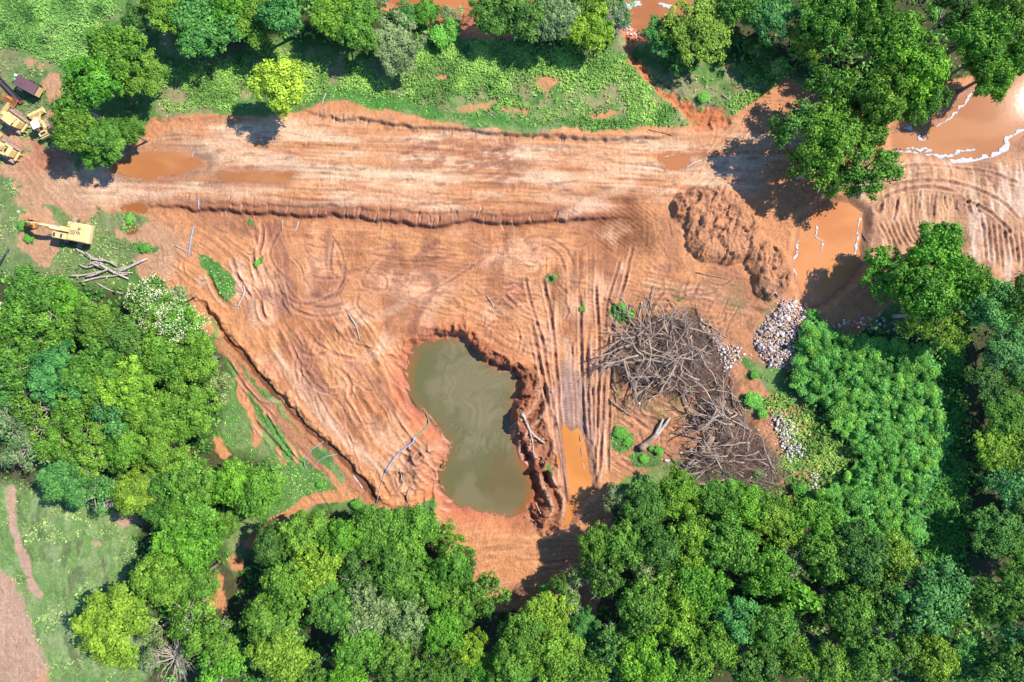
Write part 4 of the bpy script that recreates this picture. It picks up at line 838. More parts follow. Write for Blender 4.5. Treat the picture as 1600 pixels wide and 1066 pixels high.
def sap_label(p, c):
    px, py = p; hue = 'cool green' if c[0] < .1 else 'yellow-green'
    where = ('at the west edge beside the big stone heap' if px < 1262 and py < 625 else 'at the north edge under the shaded stone line' if py < 560 and px > 1330 else 'at the north-west corner near the stone heap' if py < 560 else
             'on the side facing the shaded lane' if px > 1440 and py < 780 else 'at the southern end near the little slope heap' if py > 780 and px < 1340 else 'at the southern end by the shaded lane' if py > 780 else 'on the edge above the open scrub slope' if px < 1345 and py > 600 else 'in the upper middle of the mass' if py < 640 else 'in the lower middle of the mass')
    return f'{hue} sapling of the eastern thicket, {where}'
pts = []; r_ = random.Random(5); tries = 0
while len(pts) < 290 and tries < 40000:
    tries += 1; p = (r_.uniform(1236, 1482), r_.uniform(498, 852))
    if sdist(THICK, np.array([p[0]]), np.array([p[1]]))[0] < -2 and all((p[0]-q[0])**2+(p[1]-q[1])**2 > 11.0**2 for q in pts[-400:]): pts.append(p)
NT = len(pts)
for p in pts:
    c = (.086, .250, .040) if r_.random() < .7 else (.115, .28, .036)
    shrub(p[0], p[1], r_.uniform(.85, 1.35), r_.uniform(1.6, 3.2), c, sap_label(p, c), 'saplings of the eastern thicket', 'sapling')
for (px, py, rd, h, txt) in ((1178,626,1.5,1.5,'bright shrub growing at the east side of the brush pile'),(1192,645,1.0,1.2,'small bright shrub just below the one at the brush pile'),(1180,585,.8,.8,'low weed tuft between the two white stone heaps'),(970,676,1.2,.6,'flat leafy shrub on the orange soil beside the tracks'),(982,690,.9,.5,'smaller leafy shrub next to the flat one beside the tracks'),
    (1006,717,.8,.6,'small shrub beside the butt of the forked trunk'),(1030,705,.9,.8,'shrub between the forked trunk and the forest'),(1018,700,.6,.5,'tiny shrub closest to the forked trunk'),(866,432,.5,.9,'single small plant alone in the bare field'),(908,483,.45,.7,'little plant growing on the ridge of a wheel track'),
    (972,480,.7,.5,'weed tuft beside the two parallel pale logs'),(985,492,.7,.5,'weed tuft under the crossed white sticks'),(690,58,1.9,2.6,'dense round bush on the weed bank, the western of two'),(707,48,1.8,2.8,'dense round bush on the weed bank, the eastern of two'),(1145,762,1.4,2,'bright shrub under the far end of the brushwood'),(1184,742,.9,1.2,'small dark shrub growing through the brushwood'),
    (1250,765,1.4,1.6,'shrub beside the small shaded stone heap'),(1100,152,1.0,1,'shrub in the grass beside the red gully'),(1078,100,1.6,1.5,'dark shrub above the red gully'),(226,388,1.0,.6,'grass-green clump in the dirt below the wheel ruts'),(202,342,.8,.6,'clump by the little orange puddle near the excavator'),
    (402,411,.6,.5,'small green clump at the crack in the west of the field'),(1270,490,1.1,1.6,'yellowish shrub at the top of the stone heap'),(1276,520,1.1,1.8,'yellowish shrub between the stone heap and the thicket'),(660,815,1.3,1.2,'scrubby bush at the south-west shore of the pond'),(1330,752,1.2,1.4,'shrub on the open slope south of the round stone heap'),
    (850,920,1.0,1.2,'shrub in the shade at the southern tip of the road'),(1462,20,1.6,3,'round bush in the small clearing at the top'),(560,790,1.2,1.3,'scrub bush at the end of the earth ditch'),(500,757,.7,.6,'little bush in the grass west of the ditch'),(36,352,1.0,.7,'tall weeds around the excavator bucket'),(44,372,1.0,.6,'tall weeds in the shadow of the excavator boom')):
    shrub(px, py, rd, h, (.08, .25, .03) if py > 150 else (.09, .26, .03), txt)

# ------------------------------------------------------------------ weeds, turf tufts and forest undergrowth: uncountable, one mesh each
def herb(name, label, masks, n, size, up, spread, leafn, tone, seed, boxp=(-20, -20, 1620, 1086), steep=.5):
    r = np.random.RandomState(seed); px = r.uniform(boxp[0], boxp[2], n); py = r.uniform(boxp[1], boxp[3], n)
    i = np.clip(np.searchsorted(gx, px)-1, 0, nx-1); j = np.clip(np.searchsorted(gy, py)-1, 0, ny-1); keep = masks[j, i] > r.uniform(0, 1, n); px, py, i, j = px[keep], py[keep], i[keep], j[keep]; z = H[j, i]; m = len(px)
    base = np.stack([(px-800)*S, (533-py)*S, z], -1); hh = up*r.uniform(.4, 1.2, m)*(.5+vnoise(px/14, py/14, seed)); cvar = vnoise(px/22, py/22, seed+3)*.7+vnoise(px/6, py/6, seed+4)*.3
    P = (base[:, None, :]+np.stack([r.normal(size=(m, leafn))*spread, r.normal(size=(m, leafn))*spread, hh[:, None]*r.uniform(.2, 1, (m, leafn))], -1)).reshape(-1, 3)
    N = np.tile([0, 0, 1.], (len(P), 1))+r.normal(size=(len(P), 3))*steep; V, F = leaves(P, N, size, r, 2.0); lv = np.clip(np.repeat(cvar, leafn)+r.normal(size=len(P))*.12, 0, 1)
    o = put(name, fast_mesh(name, V, F, [M['leaf']], False, {'leafvar': np.repeat(lv, 4)}), label=label, kind='stuff'); o.color = (*tone, 1); return o
weedband = reg([(240,110),(300,100),(420,85),(480,90),(640,110),(660,60),(800,60),(870,90),(960,80),(1000,110),(1080,160),(1060,195),(900,205),(700,165),(560,140),(500,150),(330,170),(250,180)], 10)+reg([(1050,110),(1220,100),(1240,130),(1150,170),(1100,170)], 8)
dens = sstep(.4, .62, fbm(X, Y, 36, 3, 401)); leafy = reg([(640,90),(700,70),(850,80),(980,90),(1010,130),(900,140),(760,130),(680,120)], 14)
herb('weeds', 'leafy knee-high weeds on the bank north of the haul road', ((weedband*(.02+.34*dens)+leafy*(.2+.4*dens))*sstep(.4, .8, grass)).clip(0, 1), 95000, .17, .4, .16, 4, (.16, .30, .055), 41, (230, 50, 1260, 215))
herb('tall_weeds', 'pale tall weeds in the top left corner', reg([(-40,-40),(160,-40),(180,20),(130,60),(170,120),(130,115),(60,80),(20,70),(-40,60)], 10)*(.15+.6*dens), 24000, .17, .4, .2, 4, (.125, .26, .055), 42, (-20, -20, 220, 140))
slope = reg([(1200,620),(1262,628),(1320,690),(1350,715),(1330,740),(1300,762),(1262,780),(1230,790),(1170,740),(1230,700),(1200,650)], 10)
herb('scrub', 'olive scrub on the open slope between stones and thicket', slope*(.3+.6*dens), 9000, .2, .45, .15, 4, (.17, .27, .05), 43, (1150, 600, 1370, 810))
herb('undergrowth', 'dark undergrowth on the forest floor', (forest*sstep(.3, .6, n_mid)*sstep(.5, .8, grass)*.5).clip(0, 1), 75000, .32, 1.0, .3, 3, (.075, .20, .03), 44)
herb('thicket_undergrowth', 'leafy growth filling between the saplings of the thicket', reg(THICK, 5, VX, VY)*.9, 14000, .3, 1.5, .3, 4, (.07, .24, .05), 45, (1230, 490, 1490, 860))
strip = reg([(1470,540),(1500,540),(1505,860),(1480,900),(1440,860),(1440,800),(1480,700),(1475,620)], 8)
herb('lane_weeds', 'soft weeds along the shaded lane east of the thicket', strip*.7, 14000, .22, .5, .25, 4, (.06, .20, .03), 46, (1420, 530, 1520, 910))
turf = (np.maximum.reduce([green, ditchgreen*sstep(.4, .6, n_mid), lush])*gm).clip(0, 1)
herb('turf', 'bright short grass along the road bank and the ditch', turf*.8, 60000, .15, .16, .10, 2, (.14, .30, .055), 47, (180, 120, 1250, 830), .8)
lawny = (np.maximum(lawn, ylawn)*gm*sstep(.45, .6, fbm(X, Y, 26, 4, 411))).clip(0, 1)
herb('meadow_grass', 'tufted pale meadow grass in the west', lawny*.6, 30000, .17, .2, .14, 3, (.19, .28, .09), 48, (-20, 60, 260, 1086), .8)
# ------------------------------------------------------------------ stones
M['stone'] = mat('pale limestone', (.5, .5, .5), .9, var=0, bump=.02, bscale=6, objcol=True, dirtc=(.30, .22, .18), scale=1.2)
def stone_mesh(seed):
    r = np.random.RandomState(seed); bm = bmesh.new(); k = np.array([1, r.uniform(.6, .9), r.uniform(.45, .75)])
    for i in range(13):
        v = r.normal(size=3); v /= np.abs(v).max()**.6*np.linalg.norm(v)**.4; bm.verts.new(v*k*.5)
    bmesh.ops.convex_hull(bm, input=bm.verts); loose = [v for v in bm.verts if not v.link_faces]; bmesh.ops.delete(bm, geom=loose, context='VERTS')
    me = bpy.data.meshes.new('stone'); bm.to_mesh(me); bm.free(); me.materials.append(M['stone']); return me
STONES = [stone_mesh(i) for i in range(12)]
PILES = [
 ('R1', [(1222,468),(1245,470),(1258,480),(1267,485),(1268,500),(1250,515),(1246,540),(1240,562),(1225,575),(1200,572),(1187,555),(1178,535),(1182,520),(1195,500),(1212,482)], 122, (3.6, 9), 1300, 9, (.50,.45,.42), 'angular stone in the big heap beside the thicket', 'stones of the big pinkish heap'),
 ('R2', [(1098,508),(1106,513),(1122,532),(1135,540),(1150,534),(1160,545),(1156,560),(1142,575),(1137,588),(1126,578),(1126,552),(1108,530)], 44, (3.2, 5.5), 300, 5, (.62,.59,.58), 'stone in the white heap at the edge of the brush pile', 'stones of the white heap by the brush pile'),
 ('R3', [(1202,645),(1220,640),(1235,655),(1245,670),(1248,690),(1262,700),(1255,715),(1235,722),(1222,712),(1215,680),(1205,665)], 56, (3.4, 6.5), 480, 5, (.62,.59,.56), 'stone in the long pale southern heap below the saplings', 'stones of the long white southern heap'),
 ('R4', [(1285,505),(1330,496),(1370,493),(1400,503),(1442,528),(1444,552),(1428,566),(1416,560),(1420,542),(1380,517),(1330,512),(1290,515)], 34, (3.2, 6), 230, 3, (.55,.53,.53), 'stone of the shaded line between the round tree and the thicket', 'stones of the shaded line'),
 ('R5', [(1262,735),(1280,733),(1286,755),(1270,766),(1258,757)], 14, (3, 6), 50, 3, (.56,.50,.46), 'stone of the little heap at the foot of the open slope', 'stones of the little slope heap'),
 ('R6', [(966,28),(982,32),(1001,56),(992,62),(975,48)], 12, (3.5, 6.5), 40, 3, (.64,.61,.6), 'white rock stepping down to the river pool', 'boulders by the river pool'),
 ('R8', [(1325,810),(1345,818),(1350,828),(1378,830),(1376,838),(1340,835)], 7, (3, 5.5), 20, 2, (.6,.57,.54), 'stone lying open between the southern saplings', 'stones between the southern saplings')]
rs = random.Random(31); rub = ([], []); rubn = 0; STONE_N = 0
def stone_loc(px, py, sz, z, c, label, group, nm='stone', auto=False):
    x, y = at(px, py, max(z, 0)); o = bpy.data.objects.new(nm, STONES[rs.randrange(12)]); COL.objects.link(o); g = gz(x, y); o.location = (x, y, g+z+sz*.15); o.scale = (sz, sz, sz); o.rotation_euler = (rs.uniform(-.5, .5), rs.uniform(-.5, .5), rs.uniform(0, 6.28))
    j = rs.uniform(.72, 1.12); w_ = rs.random()
    if auto: label = ('big ' if sz > .68 else 'middling ' if sz > .5 else 'small ')+('grey ' if j < .85 else 'reddish ' if w_ > .6 else 'bright ')+label
    o.color = (c[0]*j, c[1]*j*(1-.05*w_), c[2]*j*(1-.1*w_), 1); o['label'] = label; o['category'] = 'stone'
    if group: o['group'] = group
for key, poly, nb, (s0, s1), nsm, hh, c, lab, grp in PILES:
    xs = [p[0] for p in poly]; ys = [p[1] for p in poly]; got = []; t = 0
    while len(got) < nb and t < 8000:
        t += 1; p = (rs.uniform(min(xs), max(xs)), rs.uniform(min(ys), max(ys))); dd = -sdist(poly, np.array([p[0]]), np.array([p[1]]))[0]; sz = s0+(s1-s0)*rs.random()**2.2
        if dd > 0 and all(math.hypot(p[0]-q[0], p[1]-q[1]) > (sz+q[2])*.42 for q in got):
            got.append((p[0], p[1], sz)); stone_loc(p[0], p[1], sz*S*1.15, min(dd/14, 1)*hh*.1, c, lab, grp, 'stone', True); STONE_N += 1
    for k in range(nsm):                        # small rubble between them
        p = (rs.uniform(min(xs)-4, max(xs)+4), rs.uniform(min(ys)-4, max(ys)+4)); dd = -sdist(poly, np.array([p[0]]), np.array([p[1]]))[0]
        if dd < -rs.expovariate(.5): continue
        me = STONES[rs.randrange(12)]; sz = rs.uniform(.16, .38); n = len(me.vertices); V = np.empty(n*3, np.float32); me.vertices.foreach_get('co', V); V = V.reshape(-1, 3)*sz
        a = rs.uniform(0, 6.28); V = V @ np.array([[math.cos(a), -math.sin(a), 0], [math.sin(a), math.cos(a), 0], [0, 0, 1]]); z = max(min(dd/14, 1), 0)*hh*.1; x, y = at(p[0], p[1], z); V = V+np.array([x, y, gz(x, y)+z+sz*.1])
        rub[0].append(V); rub[1].append(np.array([list(f.vertices) for f in me.polygons])+rubn); rubn += n
for (px, py, sz, lab) in ((994,31,.6,'largest of three boulders standing in the river pool'),(1003,33,.55,'boulder in the river pool with its flat face down'),(1006,26,.4,'smallest of three boulders standing in the river pool'),(1097,643,.5,'white block beside the lower brush pile, first of a scatter'),(1104,652,.7,'largest stone of the scatter beside the lower brush pile'),
    (1089,661,.55,'yellowish stone lying apart beside the lower brush pile'),(1084,647,.45,'small white block at the west end of the scatter by the brush'),(1079,702,.8,'flat white slab beside the uprooted tree'),(1065,707,.6,'cracked white stone west of the flat slab'),(1042,720,.9,'grey block lying on the leaves at the forest edge'),
    (1173,555,.5,'white stone alone between the white heap and the big heap'),(1163,554,.5,'white stone just outside the white heap'),(1132,665,.7,'bright white block caught under a fallen branch'),(1184,672,.5,'pale stone by the lower brush pile, east side'),(30,331,.6,'round pinkish stone beside the excavator bucket'),
    (1125,521,.35,'lone white stone above the white heap'),(1096,500,.4,'white stone at the tip of the brush pile')):
    stone_loc(px, py, sz, 0, (.6, .57, .54) if px > 100 else (.6, .42, .36), lab, None, 'boulder' if sz > .55 else 'stone')
slp = [(1160,590),(1250,600),(1320,700),(1280,790),(1200,760),(1190,650)]
for k in range(420):
    p = (rs.uniform(1090, 1330), rs.uniform(500, 840)) if k % 2 else (rs.uniform(1160, 1320), rs.uniform(590, 800)); me = STONES[rs.randrange(12)]; sz = rs.uniform(.1, .24); n = len(me.vertices); V = np.empty(n*3, np.float32); me.vertices.foreach_get('co', V); x, y = at(*p, 0); V = V.reshape(-1, 3)*sz+np.array([x, y, gz(x, y)+sz*.1])
    rub[0].append(V); rub[1].append(np.array([list(f.vertices) for f in me.polygons])+rubn); rubn += n
rb = put('rubble', fast_mesh('rubble', np.concatenate(rub[0]), np.concatenate(rub[1]), [M['stone']]), label='small pale rubble filling the stone heaps and strewn round them', kind='stuff'); rb.color = (.56, .52, .49, 1)
M['concrete'] = mat('pale concrete', (.6, .56, .54), .9, var=.2, scale=2, bump=.01)

# ------------------------------------------------------------------ logs, branches, the brush pile
def poly3(pts, r, h0=None, h1=None, wob=.25):
    """photo polyline -> world path lying on the ground; h0,h1 heights above the ground of its two ends"""
    h0 = r if h0 is None else h0; h1 = h0 if h1 is None else h1; p = catmull(pts, 3) if len(pts) > 2 else [np.array(pts[0], float)+(np.array(pts[1], float)-np.array(pts[0], float))*t for t in (0, .33, .66, 1)]; n = len(p); out = []
    for i, q in enumerate(p):
        h = h0+(h1-h0)*i/(n-1); x, y = at(q[0], q[1], h); out.append((x, y, gz(x, y)+h+wob*r*math.sin(i*1.9)))
    return out
rl = np.random.RandomState(77)
def log(pts, rpx, label, name='log', h0=None, h1=None, m='deadwood', forks=(), cat='log', taper=.65, group=None):
    r = rpx*S; P = poly3(pts, r, h0, h1); c = np.array(P[0]); P = [np.array(q)-c for q in P]; T = Tubes(); T.add(P, np.linspace(r, r*taper, len(P)), 7)
    for (fp, fr, g0, g1) in forks:
        Q = [np.array(q)-c for q in poly3(fp, fr*S, g0, g1)]; T.add(Q, np.linspace(fr*S, fr*S*.5, len(Q)), 6)
    if rpx > 1.1:
        for k in range(2):
            q = P[rl.randint(1, len(P)-1)]; a = rl.uniform(0, 6.28); T.add([q, q+np.array([math.cos(a), math.sin(a), .6])*r*2.6], [r*.4, r*.28], 5)
    return put(name, T.mesh(name, M[m]), label=label, cat=cat, loc=tuple(c), group=group)
for pts, r, h0, h1, lab in (([(118,389),(129,395),(140,403)],1.7,.3,.4,'straight log pointing at the excavator, top of the bleached pile'),([(133,395),(140,400),(141,406)],1.6,.7,.5,'short bent log crossing at the top of the bleached pile'),([(140,403),(152,406),(164,407)],2.4,.5,.6,'thick white log with a sawn end in the bleached pile'),
    ([(123,413),(134,418),(145,415),(158,411)],1.6,.3,.7,'crooked log with a knobbed west end in the bleached pile'),([(108,431),(130,430),(158,424)],1.9,.3,.7,'log with a forked west tip, the westernmost of the bleached pile'),([(125,441),(150,434),(175,431),(198,428)],1.8,.25,.4,'lowest long log along the south of the bleached pile'),
    ([(155,413),(172,423),(200,436)],2.2,1.0,.35,'dark-sided log lying across the others to the south-east'),([(140,410),(160,419),(185,426),(206,426)],1.5,.8,.5,'curved log through the middle of the bleached pile'),([(182,425),(205,415),(229,404)],2.6,.5,.35,'thick split log reaching furthest east from the bleached pile'),
    ([(176,423),(196,415)],1.0,.8,.7,'thin pole parallel to the thick split log'),([(172,410),(181,416)],1.4,.6,.3,'stub lying loose north-east in the bleached pile'),([(148,441),(170,453),(192,459)],1.2,.15,.15,'separate thin log south of the bleached pile'),([(138,414),(146,409),(160,412)],1.3,.8,.9,'arched limb in the middle of the bleached pile'),
    ([(133,433),(150,428),(168,420)],1.5,.6,.9,'tan log under the crossing of the bleached pile'),([(160,407),(178,411),(180,417)],1.2,.6,.4,'hooked limb at the north-east of the bleached pile'),([(80,388),(86,396)],.7,.08,.08,'small white stick in the grass south of the excavator')):
    log(pts, r, lab, h0=h0, h1=h1)
for pts, r, lab, kw in (([(380,447),(382,458),(376,471),(371,480)],1.7,'curved pale log with a root end on the bare field edge',{'forks':[([(371,480),(366,483)],1.2,.1,.05),([(371,480),(374,486)],1,.1,.05),([(370,478),(364,477)],.9,.15,.1)]}),([(274,384),(284,389),(294,394)],1.1,'thin brown log leading to the foot of the blue pipe',{}),([(320,402),(312,410)],.6,'short white stick east of the blue pipe',{}),
    ([(441,343),(441,360)],1.0,'pale stake lying below the road step',{}),([(466,345),(462,358),(457,364)],1.0,'pale root hanging from the road step',{}),([(511,148),(507,157),(505,166)],.9,'white stick on the green bank above the road',{}),([(508,171),(502,178)],.7,'short white stick at the lip of the road bank',{}),([(761,179),(768,184),(774,189)],.9,'dark-sided stick on the sandy patch of the bank',{}),
    ([(699,173),(706,177)],.8,'little pale stick in the green bank',{}),([(1128,149),(1140,157)],1.0,'grey log at the foot of the grass bank right of the gully',{}),([(760,462),(768,472),(772,484)],1.0,'pale crooked root on the bare field',{}),
    ([(545,492),(556,510),(562,532)],1.2,'pale root line in the middle of the bare field',{}),([(985,475),(984,486),(981,498)],1.3,'western of two parallel logs north of the brush pile',{}),([(1003,471),(1001,484),(997,497)],1.3,'eastern of two parallel logs north of the brush pile',{}),([(964,491),(986,487)],.7,'white stick, lower of two crossed on the grass patch',{}),
    ([(965,487),(975,489),(986,491)],.6,'white stick, upper of two crossed on the grass patch',{'h0':.25}),([(967,531),(965,544),(965,556)],1.2,'short log beside the wheel tracks west of the brush pile',{}),([(952,624),(965,635),(985,649)],1.9,'muddy log half sunk beside the tracks',{'m':'brown_wood'}),
    ([(816,643),(824,664),(832,678),(852,694)],2.2,'forked grey trunk thrown on the east bank of the pond',{'h0':.5,'forks':[([(826,668),(832,690),(834,712)],1.5,.6,.2),([(818,650),(812,642)],1.2,.5,.4)]}),([(797,672),(806,660)],1.0,'short branch poking over the pond edge',{}),([(834,712),(842,718),(850,724)],1.0,'thin root on the trench heap',{}),
    ([(838,790),(841,797),(845,803)],1.0,'small log at the foot of the pond bank heap',{}),([(820,812),(835,817)],.8,'stick by the southern pond shore',{}),([(733,908),(739,896),(746,884)],1.7,'dark log leaning at the corner of the southern road',{'m':'brown_wood','h1':1.0}),([(760,922),(780,912),(798,909)],.8,'thin forked branch at the southern end of the road',{}),
    ([(764,916),(778,908)],.6,'short twig beside the thin forked branch',{}),([(868,866),(856,882),(850,890)],.9,'dark fallen limb lying in the road shade',{'m':'brown_wood'}),([(1215,463),(1205,458),(1196,470)],1.0,'white stick sticking out of the spoil mound',{}),([(1088,426),(1118,432),(1140,437)],.9,'long thin pole half buried south of the spoil mound',{'m':'brown_wood'}),
    ([(626,731),(627,745),(625,755)],.8,'pale stick south-west of the pond',{}),([(640,762),(636,775),(640,790)],1.4,'dark root in a crack south-west of the pond',{'m':'brown_wood'}),([(72,484),(80,494),(66,518)],1.0,'white crooked limb showing in the western forest',{'h0':7.2,'h1':7.5}),([(1012,205),(1030,208),(1050,211)],.8,'thin dark pole on the northern road edge',{'m':'brown_wood'}),
    ([(1325,318),(1340,340),(1362,386)],.9,'long thin pole across the shore of the orange channel',{'m':'brown_wood'}),([(1248,389),(1262,391)],1.0,'brown stick at the channel edge',{'m':'brown_wood'}),([(1322,395),(1336,398)],1.1,'mossy stick floating in the orange channel',{'m':'brown_wood','h0':.5}),([(745,5),(765,12),(790,8)],1.3,'drift log on the red river beach',{'m':'brown_wood','h0':.6}),([(735,20),(750,16),(762,22)],1.0,'broken drift branch on the red river beach',{'m':'brown_wood'})):
    log(pts, r, lab, **kw)
# the forked trunk with its dark sawn butt
t = bpy.data.objects.new('fallen_trunk', None); COL.objects.link(t); t['label'] = 'fallen forked trunk with a broad dark butt, lying on bare soil'; t['category'] = 'tree trunk'
c = np.array(poly3([(1001,700),(1012,692)], .5)[0]); t.location = tuple(c)
T = Tubes(); T.add([np.array(q)-c for q in poly3([(1000,701),(1013,692),(1026,680)], .5, .5, .5)], np.linspace(.62, .42, 7)[:len(poly3([(1000,701),(1013,692),(1026,680)], .5))], 9)
put('trunk', T.mesh('trunk', M['brown_wood']), parent=t)
for fp, g in (([(1024,682),(1030,668),(1036,655)], .26), ([(1025,681),(1036,668),(1047,653)], .30)):
    T = Tubes(); P = [np.array(q)-c for q in poly3(fp, g, .5, .35)]; T.add(P, np.linspace(.34, g*.6, len(P)), 7); put('fork', T.mesh('fork', M['deadwood']), parent=t)
P = [np.array(q)-c for q in poly3([(999,702),(1001,700.5)], .5, .5, .5)]; put('cut_end', Tubes().add([P[0], P[-1]], [.55, .64], 9).mesh('cut_end', mat('rotten dark heartwood', (.03, .018, .014), .95, var=.4)), parent=t)
# brush pile
BR = [(948,560),(965,535),(985,512),(1015,500),(1045,498),(1085,492),(1110,515),(1128,545),(1140,590),(1130,620),(1165,655),(1195,690),(1222,735),(1205,762),(1165,762),(1110,750),(1068,742),(1062,728),(1095,700),(1115,672),(1100,650),(1085,625),(1060,612),(1030,606),(1000,608),(968,590)]
def pile_h(px, py):
    dd = -sdist(BR, np.array([px]), np.array([py]))[0]; return max(0, min(dd/22, 1))*(1.6+1.0*float(vnoise(np.array([px/20.]), np.array([py/20.]), 61)[0]))
M['twig'] = mat('brown-violet brushwood', (.17, .105, .078), .9, var=.5, scale=2); M['twig_grey'] = mat('grey brushwood', (.28, .21, .165), .9, var=.4, scale=2)
BM_ = []; M['brush_wood'] = mat('weathered branch wood', (.36, .255, .18), .9, var=.5, scale=3)
for k in range(10):
    r = np.random.RandomState(500+k); T = Tubes(); p = wander((0, 0, 0), (1, 0, .05), 7, .07, r); T.add(p, np.linspace(.029, .010, 7), 5)
    for q in range(r.randint(3, 6)):
        s_ = p[r.randint(2, 6)]; a = r.choice([-1, 1])*r.uniform(.3, .9); L = r.uniform(.2, .45); e = s_+np.array([math.cos(a), math.sin(a), r.uniform(-.05, .25)])*L; w_ = wander(s_, e, 4, .07, r); T.add(w_, [.013, .010, .007, .004], 4); b = a+r.uniform(-.7, .7); T.add(wander(w_[2], w_[2]+np.array([math.cos(b), math.sin(b), .1])*.16, 3, .05, r), [.006, .005, .003], 3)
    BM_.append([T.mesh('dead_branch', M[mm_]) for mm_ in ('brush_wood', 'brown_wood', 'twig_grey')])
for pts, r, h0, h1, lab in (([(985,568),(1008,561),(1040,566),(1083,557),(1105,540)],1.7,1.6,2.3,'long pale bough lying right across the brush pile'),([(1004,530),(1020,545),(1045,556),(1075,580),(1090,602)],1.2,2.0,2.0,'bough running diagonally through the centre of the brush pile'),([(1091,545),(1102,570),(1114,584),(1121,603)],1.5,2.3,1.6,'thick bough down the east flank of the brush pile'),
    ([(1077,591),(1100,606),(1115,632),(1130,652),(1148,664)],1.4,1.8,1.3,'bough leading from the main pile to the lower brushwood'),([(995,576),(992,595),(994,610),(990,625)],1.6,1.4,.2,'stout bough hanging down the south-west of the pile'),([(1010,577),(1025,585),(1040,599),(1063,592)],1.0,1.8,1.6,'bough curving like a bowl in the middle of the pile'),([(1053,588),(1051,578),(1060,572),(1065,588),(1076,594)],1.1,2.0,1.6,'hooked bough in the middle of the pile'),
    ([(1080,528),(1082,555),(1080,578)],.9,2.1,2.1,'upright-looking straight bough north of the centre'),([(1043,507),(1058,512),(1074,518)],.9,1.6,1.9,'short pale bough at the north edge of the pile'),([(1045,468),(1060,485),(1075,501)],.8,.1,1.2,'thin pole running in from the sand to the pile'),([(974,524),(981,513),(985,504)],1.1,.7,.5,'pale fork at the north-west corner of the pile'),([(1112,626),(1126,646),(1150,660),(1170,671)],1.5,1.5,1.2,'long pale bough arching over the lower brushwood'),
    ([(1137,662),(1146,684),(1155,704)],1.6,1.5,.7,'thick bough pointing down through the lower brushwood'),([(1070,731),(1090,712),(1112,694)],1.5,.8,1.2,'bough beside the black shadow of the uprooted tree'),([(1078,727),(1103,716),(1128,708)],1.1,1.2,1.0,'second bough fanning from the uprooted tree'),([(1070,742),(1100,736),(1130,722)],1.0,.9,1.0,'third bough fanning from the uprooted tree'),([(1084,752),(1105,732),(1122,712)],.9,.9,1.4,'lowest bough fanning from the uprooted tree'),
    ([(1104,697),(1120,702),(1142,688)],1.1,1.5,1.4,'bough crossing the root of the uprooted tree'),([(1112,670),(1117,682),(1108,697)],1.4,.9,1.3,'curled pale bough at the top of the uprooted tree'),([(955,565),(966,572),(985,577)],1.0,.3,1.2,'bough at the far west tip of the pile'),([(1008,588),(1016,597),(1022,601)],.9,1.5,.7,'small white bough below the centre of the pile'),([(1180,755),(1192,735),(1210,730)],1.0,.6,.8,'bough at the last tuft of the lower brushwood')):
    log(pts, r, lab, name='dead_branch', h0=h0, h1=h1, cat='branch', taper=.35)
rb_ = random.Random(8); n = 0
while n < 230:
    px = rb_.uniform(968, 1225); py = rb_.uniform(490, 765)
    if sdist(BR, np.array([px]), np.array([py]))[0] > 2: continue
    if (py > 640 and rb_.random() < .35) or (px > 1095 and py < 600): continue
    h = pile_h(px, py)*rb_.uniform(.5, 1.1)+.1; x, y = at(px, py, h); L = rb_.uniform(1.6, 6.5); low = py > 640; k = rb_.choice([0, 0, 0, 1, 2]) if not low else rb_.choice([0, 0, 2, 1]); o = bpy.data.objects.new('dead_branch', BM_[rb_.randrange(10)][k]); COL.objects.link(o)
    o.location = (x, y, gz(x, y)+h); a = rb_.uniform(0, 6.28) if not low else rb_.gauss(2.5, .8); o.rotation_euler = (rb_.uniform(-.5, .5), rb_.uniform(-.25, .12), a); o.scale = (L, L, L); n += 1
    o['category'] = 'branch'; o['group'] = 'dead branches tangled in the lower brushwood' if low else 'dead branches tangled in the main brush pile'
    tone = ('bleached', 'brown', 'grey')[k]; o['label'] = f"{tone} dead branch in the "+(('lower brushwood, upper neck below the white stones' if py < 690 else 'lower brushwood, west side by the uprooted trunk' if px < 1140 else 'lower brushwood, east tip by the slope') if low else ('north-west' if py < 550 else 'south-west')+' quarter of the main brush pile' if px < 1040 else ('north-east' if py < 550 else 'south-east')+' quarter of the main brush pile')
def twigs(name, poly, n, lab, m, hfun, seed, lmin=.5, lmax=2.2, rad=.018, ang=None):
    r = np.random.RandomState(seed); T = Tubes(); k = 0; xs = [p[0] for p in poly]; ys = [p[1] for p in poly]; cand = np.stack([r.uniform(min(xs), max(xs), n*5), r.uniform(min(ys), max(ys), n*5)], 1); cand = cand[sdist(poly, cand[:, 0], cand[:, 1]) < 1][:n]
    for px, py in cand:
        h = hfun(px, py)*r.uniform(.2, 1.15)+.05; x, y = at(px, py, h); z = gz(x, y)+h; a = r.uniform(0, 6.28) if ang is None else ang+r.normal()*.6; L = r.uniform(lmin, lmax); e = r.uniform(-.15, .25)
        p0 = np.array([x, y, z]); T.add(wander(p0, p0+np.array([math.cos(a)*L, math.sin(a)*L, e*L*.6]), 4, .09, r), rad*r.uniform(.6, 1.5)*np.array([1, .8, .6, .35]), 3, False)
    put(name, T.mesh(name, M[m], False), label=lab, kind='stuff')
BR1 = [p for p in BR if p[1] < 660]; 
twigs('brushwood', BR, 3000, 'fine brown-violet brushwood filling the brush pile', 'twig', pile_h, 1, .6, 2.6, .022); twigs('brushwood', BR, 1100, 'fine grey twigs over the brush pile', 'twig_grey', pile_h, 2, .5, 2.0, .016)
twigs('twig_litter', [(960,610),(1090,620),(1110,660),(1060,735),(960,720),(952,640)], 420, 'broken twigs on the soil south of the brush pile', 'twig', lambda a, b: .04, 3, .3, 1.6, .02)
